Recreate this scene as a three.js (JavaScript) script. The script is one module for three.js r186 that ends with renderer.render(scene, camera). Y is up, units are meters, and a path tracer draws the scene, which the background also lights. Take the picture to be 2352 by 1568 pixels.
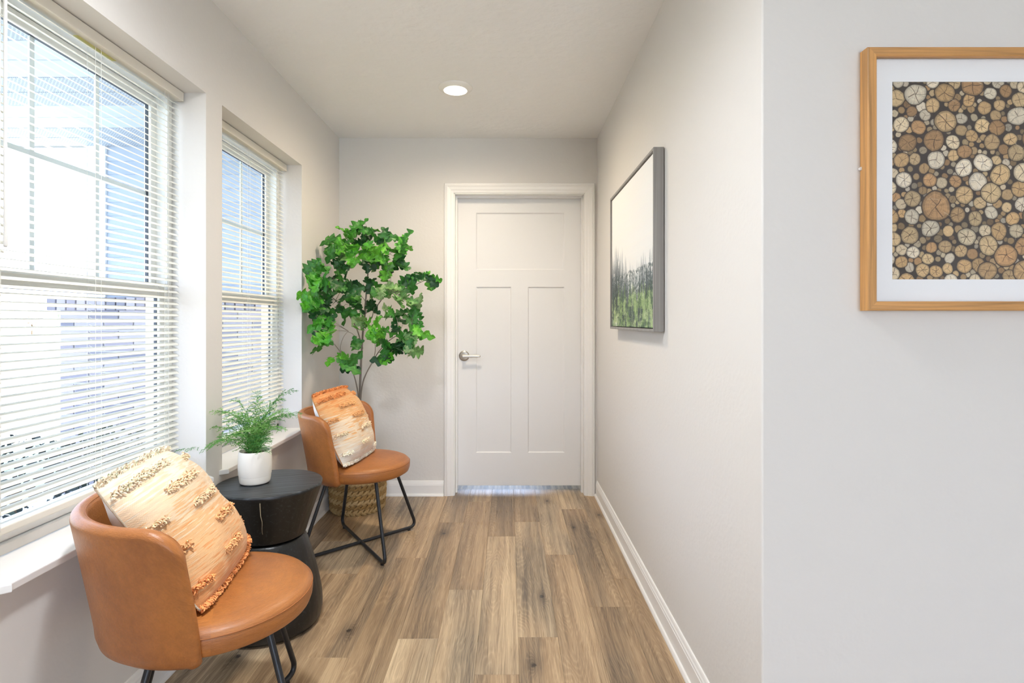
import * as THREE from 'three';
import { RoundedBoxGeometry } from 'three/addons/geometries/RoundedBoxGeometry.js';
import { mergeGeometries, mergeVertices } from 'three/addons/utils/BufferGeometryUtils.js';
import { RectAreaLightUniformsLib } from 'three/addons/lights/RectAreaLightUniformsLib.js';

// ---------------------------------------------------------------- camera, sky, sun, large lights, exposure
const scene = new THREE.Scene();
const EYE = 1.19, FOCAL = 1275;                       // eye height in metres, focal length in pixels of the 2352 x 1568 frame
const camera = new THREE.PerspectiveCamera(2 * Math.atan(784 / FOCAL) * 180 / Math.PI, 2352 / 1568, 0.05, 300);
camera.position.set(0, EYE, 0);
camera.lookAt(0, EYE, -1);
camera.setViewOffset(2352, 1568, 8, 47, 2352, 1568);  // the lens is shifted a little, verticals stay upright

const renderer = new THREE.WebGLRenderer({ antialias: true });
renderer.toneMapping = THREE.LinearToneMapping;
renderer.toneMappingExposure = 2.48;
renderer.shadowMap.enabled = true;
renderer.shadowMap.type = THREE.PCFSoftShadowMap;
RectAreaLightUniformsLib.init();

{ // hazy bright sky: white near the horizon, pale blue overhead
  const W = 64, H = 32, d = new Float32Array(W * H * 4);
  for (let y = 0; y < H; y++) for (let x = 0; x < W; x++) {
    const e = Math.max(0, ((y + 0.5) / H - 0.5) * 2), k = Math.pow(e, 0.6), o = (y * W + x) * 4;
    d[o] = 2.2 - 1.0 * k; d[o + 1] = 2.5 - 0.7 * k; d[o + 2] = 3.1 - 0.15 * k; d[o + 3] = 1;
  }
  const t = new THREE.DataTexture(d, W, H, THREE.RGBAFormat, THREE.FloatType);
  t.mapping = THREE.EquirectangularReflectionMapping; t.magFilter = THREE.LinearFilter; t.minFilter = THREE.LinearFilter; t.needsUpdate = true;
  scene.background = t;
}
const sun = new THREE.DirectionalLight(new THREE.Color(1, 0.95, 0.86), 8);   // stands beyond the house, the porch side lies in shade
sun.position.set(14, 17, -3); sun.target.position.set(-4, 0, -2);
sun.castShadow = true; sun.shadow.radius = 1; sun.shadow.mapSize.set(2048, 2048);
Object.assign(sun.shadow.camera, { left: -26, right: 26, top: 26, bottom: -26, near: 1, far: 70 });
scene.add(sun, sun.target);

// out-of-view area light behind the camera, placed to light the facing wall coolly
function daylight(name, w, h, pos, look, power) {
  const l = new THREE.RectAreaLight(new THREE.Color(0.79, 0.88, 1.0), power, w, h);
  l.name = name; l.position.set(...pos); l.lookAt(...look); scene.add(l);
}
daylight('unseen_daylight_panel', 2.1, 2.0, [1.75, 1.15, 4.5], [1.75, 1.15, 0], 2.1);

// ---------------------------------------------------------------- helpers
let seedState = 12345;
const rand = () => { seedState = (seedState + 0x6d2b79f5) | 0; let t = Math.imul(seedState ^ (seedState >>> 15), 1 | seedState); t = (t + Math.imul(t ^ (t >>> 7), 61 | t)) ^ t; return ((t ^ (t >>> 14)) >>> 0) / 4294967296; };
const reseed = (s) => { seedState = s * 7919 + 13; };
const rr = (a, b) => a + (b - a) * rand();
const clamp = (x, a = 0, b = 1) => Math.min(b, Math.max(a, x));
const lerp = (a, b, t) => a + (b - a) * t;
const smooth = (a, b, x) => { const t = clamp((x - a) / (b - a)); return t * t * (3 - 2 * t); };
const V = (x, y, z) => new THREE.Vector3(x, y, z);
const RAD = Math.PI / 180;

function hash(ix, iy, s) { let h = Math.imul(ix | 0, 374761393) ^ Math.imul(iy | 0, 668265263) ^ Math.imul(s | 0, 2147483647 ^ 0x5bd1e995); h = Math.imul(h ^ (h >>> 13), 1274126177); return ((h ^ (h >>> 16)) >>> 0) / 4294967296; }
function noise(x, y, s = 0) { const ix = Math.floor(x), iy = Math.floor(y), fx = x - ix, fy = y - iy, u = fx * fx * (3 - 2 * fx), v = fy * fy * (3 - 2 * fy);
  return lerp(lerp(hash(ix, iy, s), hash(ix + 1, iy, s), u), lerp(hash(ix, iy + 1, s), hash(ix + 1, iy + 1, s), u), v) * 2 - 1; }
function fbm(x, y, s = 0, n = 4) { let a = 0.5, r = 0; for (let i = 0; i < n; i++) { r += a * noise(x, y, s + i * 17); x *= 2.03; y *= 2.03; a *= 0.5; } return r; }

function texture(w, h, f, srgb = true) {                       // f(u, v) -> [r, g, b] in 0..255
  const d = new Uint8Array(w * h * 4);
  for (let y = 0; y < h; y++) for (let x = 0; x < w; x++) { const c = f((x + 0.5) / w, (y + 0.5) / h), o = (y * w + x) * 4; d[o] = clamp(c[0], 0, 255); d[o + 1] = clamp(c[1], 0, 255); d[o + 2] = clamp(c[2], 0, 255); d[o + 3] = 255; }
  const t = new THREE.DataTexture(d, w, h, THREE.RGBAFormat);
  t.wrapS = t.wrapT = THREE.RepeatWrapping; t.magFilter = THREE.LinearFilter; t.minFilter = THREE.LinearMipmapLinearFilter; t.generateMipmaps = true;
  if (srgb) t.colorSpace = THREE.SRGBColorSpace;
  t.needsUpdate = true; return t;
}
const grey = (w, h, f) => texture(w, h, (u, v) => { const g = f(u, v) * 255; return [g, g, g]; }, false);
const rep = (t, x, y) => { const c = t.clone(); c.repeat.set(x, y); c.needsUpdate = true; return c; };
const std = (color, roughness, o = {}) => new THREE.MeshStandardMaterial({ color, roughness, ...o });
const phys = (color, roughness, o = {}) => new THREE.MeshPhysicalMaterial({ color, roughness, ...o });

const used = {};
function numbered(name) { const n = used[name] = (used[name] ?? -1) + 1; return n ? `${name}_${String(n).padStart(3, '0')}` : name; }
function tag(o, label, category, group) { o.userData.label = label; o.userData.category = category; if (group) o.userData.group = group; return o; }
function thing(name, label, category, pos = [0, 0, 0], turn = 0, group) { const o = new THREE.Group(); o.name = numbered(name); o.position.set(...pos); o.rotation.y = turn; tag(o, label, category, group); scene.add(o); return o; }
function mesh(name, g, m, parent) { const o = new THREE.Mesh(g, m); o.name = parent === scene ? numbered(name) : name; o.castShadow = o.receiveShadow = true; parent.add(o); return o; }
function part(name, g, m, parent, label) {
  const c = parent.userData.count ??= {}, n = c[name] = (c[name] ?? -1) + 1, o = mesh(n ? `${name}_${String(n).padStart(3, '0')}` : name, g, m, parent);
  if (label) o.userData.label = label; return o;
}
function struct(name, g, m, label) { const o = mesh(name, g, m, scene); o.userData.kind = 'structure'; if (label) o.userData.label = label; return o; }
function structGroup(name, label) { const o = new THREE.Group(); o.name = name; o.userData.kind = 'structure'; if (label) o.userData.label = label; scene.add(o); return o; }
const merge = (list) => mergeGeometries(list.map((g) => (g.index ? g.toNonIndexed() : g)), false);
function box(x0, x1, y0, y1, z0, z1, bevel = 0) {
  const w = x1 - x0, h = y1 - y0, d = z1 - z0, g = bevel ? new RoundedBoxGeometry(w, h, d, 2, bevel) : new THREE.BoxGeometry(w, h, d);
  g.translate((x0 + x1) / 2, (y0 + y1) / 2, (z0 + z1) / 2);
  return g;
}
function uvBox(g, s = 1) {                                      // uv in metres by the way each face looks
  const p = g.attributes.position, n = g.attributes.normal, uv = new Float32Array(p.count * 2);
  for (let i = 0; i < p.count; i++) { const ax = Math.abs(n.getX(i)), ay = Math.abs(n.getY(i)), az = Math.abs(n.getZ(i));
    if (ax >= ay && ax >= az) { uv[i * 2] = p.getZ(i) * s; uv[i * 2 + 1] = p.getY(i) * s; } else if (ay >= az) { uv[i * 2] = p.getX(i) * s; uv[i * 2 + 1] = p.getZ(i) * s; } else { uv[i * 2] = p.getX(i) * s; uv[i * 2 + 1] = p.getY(i) * s; } }
  g.setAttribute('uv', new THREE.BufferAttribute(uv, 2)); return g;
}
function lathe(pts, seg = 96) { return new THREE.LatheGeometry(pts.map(([x, y]) => new THREE.Vector2(x, y)), seg); }
function tube(points, r, seg = 60, rad = 8) { return new THREE.TubeGeometry(new THREE.CatmullRomCurve3(points.map((p) => (p.isVector3 ? p : V(...p)))), seg, r, rad, false); }
function bentTube(points, bends, r, seg = 120, rad = 10) {       // straight runs joined by round bends
  const path = new THREE.CurvePath(); let from = points[0];
  for (let i = 1; i < points.length; i++) {
    const p = points[i];
    if (i === points.length - 1) { path.add(new THREE.LineCurve3(from, p)); break; }
    const q = points[i + 1], b = bends[i - 1], a = p.clone().lerp(from, b / p.distanceTo(from)), c = p.clone().lerp(q, b / p.distanceTo(q));
    path.add(new THREE.LineCurve3(from, a)); path.add(new THREE.QuadraticBezierCurve3(a, p, c)); from = c;
  }
  return new THREE.TubeGeometry(path, seg, r, rad, false);
}
function taper(points, r0, r1, seg = 24, rad = 7) {              // a stem that thins towards its end
  const c = new THREE.CatmullRomCurve3(points), g = new THREE.TubeGeometry(c, seg, 1, rad, false), p = g.attributes.position, n = g.attributes.normal;
  for (let i = 0; i <= seg; i++) { const o = c.getPointAt(i / seg), r = lerp(r0, r1, i / seg); for (let j = 0; j <= rad; j++) { const k = i * (rad + 1) + j; p.setXYZ(k, o.x + n.getX(k) * r, o.y + n.getY(k) * r, o.z + n.getZ(k) * r); } }
  return g;
}
function profileRun(profile, length) {                           // a moulding: profile in (out, up), run along +x
  const s = new THREE.Shape(profile.map(([a, b]) => new THREE.Vector2(a, b)));
  const g = new THREE.ExtrudeGeometry(s, { depth: length, bevelEnabled: false }); return g;   // out = x, up = y, run = z
}
function grid(nu, nv, f, flip = false) {                         // f(u, v) -> Vector3, u and v in 0..1, with uv
  const pos = [], uv = [], idx = [];
  for (let j = 0; j <= nv; j++) for (let i = 0; i <= nu; i++) { const p = f(i / nu, j / nv); pos.push(p.x, p.y, p.z); uv.push(i / nu, j / nv); }
  for (let j = 0; j < nv; j++) for (let i = 0; i < nu; i++) { const a = j * (nu + 1) + i, b = a + 1, c = a + nu + 1, d = c + 1; flip ? idx.push(a, c, b, b, c, d) : idx.push(a, b, c, b, d, c); }
  const g = new THREE.BufferGeometry(); g.setAttribute('position', new THREE.Float32BufferAttribute(pos, 3)); g.setAttribute('uv', new THREE.Float32BufferAttribute(uv, 2)); g.setIndex(idx); g.computeVertexNormals(); return g;
}
function moved(g, m) { return g.clone().applyMatrix4(m); }
const M4 = (pos, rot = [0, 0, 0], s = [1, 1, 1]) => new THREE.Matrix4().compose(V(...pos), new THREE.Quaternion().setFromEuler(new THREE.Euler(...rot)), V(...s));

// ---------------------------------------------------------------- the room
const XL = -1.156, XR = 0.606, ZB = -3.789, CEIL = 2.438, ZC = -1.3276;   // faces of the left, right and end walls, ceiling, the facing wall
const peel = grey(512, 512, (u, v) => 0.5 + 0.5 * fbm(u * 90, v * 90, 3, 3));
const roller = grey(512, 512, (u, v) => clamp(0.5 + 0.9 * fbm(u * 34, v * 34, 9, 4)));
for (const t of [peel, roller]) t.wrapS = t.wrapT = THREE.MirroredRepeatWrapping;
const wallPaint = std('#dedbd7', 0.72, { bumpMap: peel, bumpScale: 0.0006 });
const ceilingPaint = std('#f3f3f3', 0.9, { bumpMap: roller, bumpScale: 0.0014 });
const trimPaint = phys('#f0efed', 0.38, { clearcoat: 0.15, clearcoatRoughness: 0.3 });
const doorPaint = phys('#e9e9e9', 0.42, {});
const vinyl = phys('#f2f1ec', 0.4, {});

// floor of planks, each its own board; the rest of the flooring behind the camera lies level with it
const woods = [];
for (let k = 0; k < 8; k++) {
  reseed(100 + k);
  const yc = rr(-0.06, 0.21), ph = rr(0, 50), knots = [];
  const nk = [1, 0, 2, 1, 0, 1, 0, 1][k];
  for (let i = 0; i < nk; i++) knots.push([rr(0.15, 1.05), rr(0.03, 0.12), rr(0.009, 0.017)]);
  const warm = rr(-0.06, 0.08), cath = [1, 0.5, 1, 0.7, 0.3, 1, 0.6, 0.9][k];
  woods.push(texture(1536, 192, (u, v) => {
    const x = u * 1.2, y = v * 0.15;
    let yw = y + 0.011 * fbm(x * 2.2 + ph, y * 6, k, 3), dark = 0, kn = 0;
    let z0 = 0.055 + 0.06 * noise(x * 1.7 + ph, 3.3, k + 40) * cath + 0.012 * noise(x * 6, y * 9, k + 41);
    let d = Math.hypot(yw - yc, z0);
    for (const [kx, ky, kr] of knots) { const ex = (x - kx) / (kr * 4.5), ey = (y - ky) / (kr * 1.7), q = Math.exp(-(ex * ex + ey * ey)); d += 0.034 * q; dark += q * 0.6; const cx = (x - kx) / kr, cy = (y - ky) / (kr * 0.75); kn = Math.max(kn, smooth(1.15, 0.5, Math.hypot(cx, cy) + 0.5 * fbm(x * 160, y * 160, 7, 2))); }
    const ring = d * 150 + 1.5 * fbm(x * 4, y * 40, k + 5, 4), t = ring - Math.floor(ring), line = Math.pow(1 - Math.abs(2 * t - 1), 2.2);
    const fib = fbm(x * 14, y * 900, k + 11, 3), streak = fbm(x * 2.4 + ph, y * 70, k + 12, 4), broad = fbm(x * 1.6 + ph, y * 9 + ph, k + 13, 3);
    let q = 0.57 + warm + 0.42 * broad + 0.38 * streak + 0.26 * fib + 0.17 * (line - 0.35) - 0.55 * dark;
    q -= smooth(0.40, 0.62, fbm(x * 22, y * 1300, k + 21, 2)) * 0.26;
    q += smooth(0.30, 0.55, fbm(x * 9 + 7, y * 800, k + 27, 3)) * 0.20;
    q = clamp(q);
    const lo = [110, 93, 76], mid = [173, 149, 120], hi = [220, 197, 162], c = q < 0.5 ? lo.map((a, i) => lerp(a, mid[i], q * 2)) : mid.map((a, i) => lerp(a, hi[i], q * 2 - 1));
    const cool = 0.12 * clamp(0.3 - broad * 2.2); c[0] -= 40 * cool; c[2] += 30 * cool;
    return c.map((a, i) => lerp(a, [62, 56, 52][i] + 26 * fbm(x * 200, y * 200, 3, 2), kn * 0.85));
  }));
}
const woodRough = grey(256, 256, (u, v) => 0.33 + 0.12 * fbm(u * 6, v * 60, 5, 3));
const woodBump = grey(512, 128, (u, v) => 0.5 + 0.5 * fbm(u * 30, v * 90, 6, 3));
const plankMats = [];
woods.forEach((t) => { for (const c of ['#ffffff', '#efe9e4', '#e3dcd6']) plankMats.push(phys(c, 1.0, { map: t, roughnessMap: woodRough, bumpMap: woodBump, bumpScale: 0.00035, specularIntensity: 0.85 })); });
{
  reseed(7);
  const floor = structGroup('floor', 'brown oak plank floor running towards the door');
  part('subfloor', box(XL, 4.6, -0.2, -0.0065, -6.2, 4.6), std('#5b4c3e', 0.9), floor);
  const P = 0.1497, L = 1.2;
  // columns: left edge and the distance of one end joint, both read off the photograph
  const ends = { '-8': 2.3, '-7': 3.0, '-6': 2.615, '-5': 1.964, '-4': 2.79, '-3': 3.28, '-2': 2.459, '-1': 1.87, 0: 2.091, 1: 2.828, 2: 2.312, 3: 2.564 };
  const cell = (x0, x1, z0, z1) => {                               // board with eased top edges; z0 is the far end
    const e = 0.0006, g0 = 0.00018, X0 = x0 + g0, X1 = x1 - g0, Z0 = z0 + g0, Z1 = z1 - g0, y = 0, ye = -e, yb = -0.006;
    const ring = (a, h) => [[X0 + a, h, Z1 - a], [X1 - a, h, Z1 - a], [X1 - a, h, Z0 + a], [X0 + a, h, Z0 + a]];
    const rings = [ring(0, yb), ring(0, ye), ring(e, y)], pos = [], uv = [];
    const u0 = rr(0, 0.02), flip = rand() < 0.5, full = 1.2, fv = rand() < 0.5;
    const put = (p) => { pos.push(...p); let u = (Z1 - p[2]) / full, v = (p[0] - x0) / P; if (flip) u = 1 - u; if (fv) v = 1 - v; uv.push(clamp(0.01 + u * 0.98, 0.004, 0.996), clamp(v, 0.01, 0.99)); };
    for (let r = 0; r < 2; r++) for (let i = 0; i < 4; i++) { const a = rings[r][i], b = rings[r][(i + 1) % 4], c = rings[r + 1][(i + 1) % 4], d = rings[r + 1][i]; [a, b, c, a, c, d].forEach(put); }
    const [a, b, c, d] = rings[2]; [a, b, c, a, c, d].forEach(put);
    const g = new THREE.BufferGeometry(); g.setAttribute('position', new THREE.Float32BufferAttribute(pos, 3)); g.setAttribute('uv', new THREE.Float32BufferAttribute(uv, 2)); g.computeVertexNormals(); return g;
  };
  let n = 0;
  for (let k = -8; k <= 3; k++) {
    const x0 = Math.max(XL, 0.036 + k * P), x1 = Math.min(XR, 0.036 + (k + 1) * P);
    let d = ends[k]; while (d > 0.75) d -= L;
    for (; d < 3.93; d += L) { const near = Math.max(d, 0.75), far = Math.min(d + L, 3.93); if (far - near < 0.02) continue; part('plank', cell(x0, x1, -far, -near), plankMats[(n * 5 + (k + 9) * 7) % plankMats.length], floor); n++; }
  }
  const wide = phys('#ffffff', 0.42, { map: rep(woods[1], 1 / 1.2, 1 / 0.15) });
  const lay = (x0, x1, z0, z1) => { const g = box(x0, x1, -0.006, 0, z0, z1), p = g.attributes.position, uv = g.attributes.uv; for (let i = 0; i < p.count; i++) uv.setXY(i, p.getZ(i), p.getX(i)); return g; };
  const more = part('flooring', merge([lay(XL, XR, -0.75, 4.6), lay(XR, 4.6, ZC, 4.6), lay(XL, 1.2, -6.1, -3.93)]), wide, floor); more.userData.kind = 'stuff';
}

// walls and ceiling, all with thickness
struct('ceiling', uvBox(box(XL - 0.2, 4.8, CEIL, CEIL + 0.2, -6.2, 4.8)), ceilingPaint, 'white rolled-texture ceiling over the hallway');
const OPEN = [[-2.121, -1.262], [-3.103, -2.240]], SILL = 0.594, HEAD = 2.061;
{ // window wall: one slab with two openings
  const s = new THREE.Shape([[-4.8, 0], [6.2, 0], [6.2, CEIL], [-4.8, CEIL]].map(([a, b]) => new THREE.Vector2(a, b)));
  for (const [z0, z1] of OPEN) s.holes.push(new THREE.Path([[-z1, SILL - 0.02], [-z0, SILL - 0.02], [-z0, HEAD], [-z1, HEAD]].map(([a, b]) => new THREE.Vector2(a, b))));
  const g = new THREE.ExtrudeGeometry(s, { depth: 0.2, bevelEnabled: false });   // shape x runs into the picture
  g.rotateY(Math.PI / 2); g.translate(XL - 0.2, 0, 0);
  struct('wall_left', uvBox(g), wallPaint, 'greige painted wall with two windows');
}
const DX0 = -0.372, DX1 = 0.522, DH = 2.062;                                     // door opening
{
  const s = new THREE.Shape([[XL, 0], [DX0, 0], [DX0, DH], [DX1, DH], [DX1, 0], [XR + 0.12, 0], [XR + 0.12, CEIL], [XL, CEIL]].map(([a, b]) => new THREE.Vector2(a, b)));
  const g = new THREE.ExtrudeGeometry(s, { depth: 0.14, bevelEnabled: false }); g.translate(0, 0, ZB - 0.14);
  struct('wall_back', uvBox(g), wallPaint, 'greige end wall around the white door');
}
{ // the right wall turns the corner into the living room: one body, with a rounded corner bead
  const r = 0.005, s = new THREE.Shape(); s.moveTo(XR, -ZB); s.lineTo(XR, -ZC + r); s.absarc(XR + r, -ZC + r, r, Math.PI, Math.PI * 1.5, false); s.lineTo(4.6, -ZC); s.lineTo(4.6, -ZC + 0.12); s.lineTo(XR + 0.12, -ZC + 0.12); s.lineTo(XR + 0.12, -ZB); s.closePath();
  const g = new THREE.ExtrudeGeometry(s, { depth: CEIL, bevelEnabled: false, curveSegments: 8 }); g.rotateX(-Math.PI / 2);
  struct('wall_right', uvBox(g), wallPaint, 'pale painted wall that turns the corner beside the two pictures');
}
// unseen room behind the camera, its back opening sized for the light it admits
struct('wall_living_right', uvBox(box(4.6, 4.8, 0, CEIL, ZC - 0.12, 4.6)), wallPaint);
struct('wall_living_back', uvBox(merge([box(XL, 0.7, 0, CEIL, 4.6, 4.8), box(2.8, 4.8, 0, CEIL, 4.6, 4.8), box(0.7, 2.8, 2.15, CEIL, 4.6, 4.8), box(0.7, 2.8, 0, 0.12, 4.6, 4.8)])), wallPaint);
// unseen small room beyond the door; its far opening gives the glare underneath
struct('wall_beyond_far', uvBox(merge([box(XL, -0.52, 0, CEIL, -6.2, -6.08), box(0.34, 1.2, 0, CEIL, -6.2, -6.08), box(-0.52, 0.34, 2.05, CEIL, -6.2, -6.08), box(-0.52, 0.34, 0, 0.5, -6.2, -6.08)])), wallPaint);
struct('wall_beyond_right', uvBox(box(1.2, 1.32, 0, CEIL, -6.2, ZB - 0.14)), wallPaint);
struct('wall_beyond_front', uvBox(box(XR + 0.12, 1.2, 0, CEIL, ZB - 0.14, ZB - 0.02)), wallPaint);

// baseboards with a shoe moulding
{
  const prof = [[0, 0], [0.024, 0], [0.0235, 0.006], [0.019, 0.014], [0.0135, 0.0165], [0.0135, 0.074], [0.0115, 0.0775], [0.0115, 0.083], [0.0085, 0.089], [0.0065, 0.097], [0.0045, 0.101], [0, 0.102]];
  const run = (name, len, pos, rot, label) => { const g = profileRun(prof, len); g.rotateY(rot); g.translate(...pos); struct(name, g, trimPaint, label); };
  run('baseboard_left', 8.36, [XL, 0, ZB], 0, 'white baseboard under the windows');
  run('baseboard_right', -ZB + ZC, [XR, 0, ZC], Math.PI, 'white baseboard along the right wall');
  { const g = profileRun(prof, -0.4405 - XL - 0.0); g.rotateY(-Math.PI / 2); g.translate(-0.4405, 0, ZB); struct('baseboard_back', g, trimPaint, 'white baseboard left of the door'); }
  { const g = profileRun(prof, 3.9); g.rotateY(-Math.PI / 2); g.translate(4.55, 0, ZC); struct('baseboard_front', g, trimPaint); }
}

// door casing, jamb, door
{
  const casing = structGroup('trim_1', 'white stepped door casing');
  const prof = [[0, 0], [0.066, 0], [0.066, 0.012], [0.062, 0.016], [0.054, 0.0165], [0.05, 0.019], [0.046, 0.019], [0.043, 0.0155], [0.022, 0.0125], [0.018, 0.0095], [0.004, 0.008], [0, 0.0065]]; // across from the opening, out of the wall
  const leg = (mirror, x) => {                                     // mitred upright
    const pos = [], idx = [], n = prof.length; for (const [a, o] of prof) { const X = x + mirror * a; pos.push(X, 0, ZB + o, X, DH + a, ZB + o); }
    for (let i = 0; i < n; i++) { const j = (i + 1) % n, A = i * 2, B = A + 1, C = j * 2, D = C + 1; mirror < 0 ? idx.push(A, B, C, B, D, C) : idx.push(A, C, B, B, C, D); }
    const g = new THREE.BufferGeometry(); g.setAttribute('position', new THREE.Float32BufferAttribute(pos, 3)); g.setIndex(idx); const h = g.toNonIndexed(); h.computeVertexNormals(); return h;
  };
  const head = () => { const pos = [], idx = [], n = prof.length; for (const [a, o] of prof) pos.push(DX0 - a, DH + a, ZB + o, DX1 + a, DH + a, ZB + o);
    for (let i = 0; i < n; i++) { const j = (i + 1) % n, A = i * 2, B = A + 1, C = j * 2, D = C + 1; idx.push(A, B, C, B, D, C); }
    const g = new THREE.BufferGeometry(); g.setAttribute('position', new THREE.Float32BufferAttribute(pos, 3)); g.setIndex(idx); const h = g.toNonIndexed(); h.computeVertexNormals(); return h; };
  part('casing_upright', leg(-1, DX0), trimPaint, casing); part('casing_upright', leg(1, DX1), trimPaint, casing); part('casing_head', head(), trimPaint, casing);
  part('jamb', merge([box(DX0, DX0 + 0.006, 0, DH, ZB - 0.14, ZB + 0.002), box(DX1 - 0.006, DX1, 0, DH, ZB - 0.14, ZB + 0.002), box(DX0, DX1, DH - 0.006, DH, ZB - 0.14, ZB + 0.002),
    box(DX0 + 0.006, DX0 + 0.017, 0, DH - 0.006, ZB - 0.098, ZB - 0.062), box(DX1 - 0.017, DX1 - 0.006, 0, DH - 0.006, ZB - 0.098, ZB - 0.062), box(DX0 + 0.017, DX1 - 0.017, DH - 0.017, DH - 0.006, ZB - 0.098, ZB - 0.062)]), trimPaint, casing);

  const door = structGroup('door_1', 'white three-panel craftsman door, closed');
  const zf = ZB - 0.101, x0 = DX0 + 0.0085, x1 = DX1 - 0.0085, y0 = 0.038, y1 = DH - 0.0085;
  const P = [[-0.226, 0.3905, 1.550, 1.9466], [-0.226, 0.0183, 0.2687, 1.428], [0.137, 0.3905, 0.2687, 1.428]];
  const s = new THREE.Shape([[x0, y0], [x1, y0], [x1, y1], [x0, y1]].map(([a, b]) => new THREE.Vector2(a, b)));
  for (const [a, b, c, d] of P) s.holes.push(new THREE.Path([[a, c], [b, c], [b, d], [a, d]].map(([p, q]) => new THREE.Vector2(p, q))));
  const g = new THREE.ExtrudeGeometry(s, { depth: 0.035, bevelEnabled: true, bevelThickness: 0.0015, bevelSize: 0.0015, bevelOffset: -0.0015, bevelSegments: 2 }); g.translate(0, 0, zf - 0.0365);
  part('door_leaf', g, doorPaint, door);
  for (const [a, b, c, d] of P) {
    const e = 0.006, dp = 0.0085, ring = (i, z) => [[a + i, c + i, z], [b - i, c + i, z], [b - i, d - i, z], [a + i, d - i, z]], A = ring(-0.001, zf - 0.003), B = ring(e, zf - dp), pos = [];
    for (let i = 0; i < 4; i++) { const j = (i + 1) % 4; [A[i], A[j], B[j], A[i], B[j], B[i]].forEach((p) => pos.push(...p)); }
    [B[0], B[1], B[2], B[0], B[2], B[3]].forEach((p) => pos.push(...p));
    const q = new THREE.BufferGeometry(); q.setAttribute('position', new THREE.Float32BufferAttribute(pos, 3)); q.computeVertexNormals(); q.setAttribute('uv', new THREE.Float32BufferAttribute(new Float32Array(pos.length / 3 * 2), 2));
    part('door_panel', q, doorPaint, door);
  }
  const nickel = std('#b5afa6', 0.32, { metalness: 0.95 });
  const hx = -0.311, hy = 0.946, rose = lathe([[0, 0], [0.036, 0], [0.0365, 0.003], [0.034, 0.008], [0.024, 0.0105], [0, 0.011]], 48); rose.rotateX(Math.PI / 2); rose.translate(hx, hy, zf);
  const neck = new THREE.CylinderGeometry(0.011, 0.013, 0.045, 24); neck.rotateX(Math.PI / 2); neck.translate(hx, hy, zf + 0.03);
  const lev = new RoundedBoxGeometry(0.128, 0.019, 0.012, 3, 0.005); { const p = lev.attributes.position; for (let i = 0; i < p.count; i++) { const t = (p.getX(i) + 0.064) / 0.128; p.setY(i, p.getY(i) * lerp(1.15, 0.78, t)); p.setZ(i, p.getZ(i) - 0.008 * smooth(0.75, 1, t)); } lev.computeVertexNormals(); } lev.translate(hx + 0.052, hy, zf + 0.05);
  const handle = part('door_handle', merge([neck, lev]), nickel, door, 'satin nickel lever handle'); part('rose', rose, nickel, handle);
}

// ---------------------------------------------------------------- windows: stool, vinyl double-hung frame, sashes, glass; then the blinds
const glass = phys('#ffffff', 0.0, { transmission: 1, thickness: 0, ior: 1.45, specularIntensity: 0.6 });
const grille = std('#dfe8ec', 0.5), spacer = std('#4a5058', 0.5, { metalness: 0.3 });
const slatPlastic = phys('#f2efe4', 0.6, { transmission: 0.1, thickness: 0 }), cordWhite = std('#e9e8e2', 0.8);
function slatGeometry(len) {                                       // a crowned strip 25 mm wide, room edge at +x
  const top = [], n = 6; for (let i = 0; i <= n; i++) { const t = i / n * 2 - 1; top.push([t * 0.0125, 0.003 * (1 - t * t)]); }
  const s = new THREE.Shape(top.map(([a, b]) => new THREE.Vector2(a, b + 0.0005)).concat(top.slice().reverse().map(([a, b]) => new THREE.Vector2(a, b))));
  const c = 0.006, g = new THREE.ExtrudeGeometry(s, { depth: len, steps: 1, bevelEnabled: false }); g.translate(0, 0, -len / 2);
  return g;
}
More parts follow.
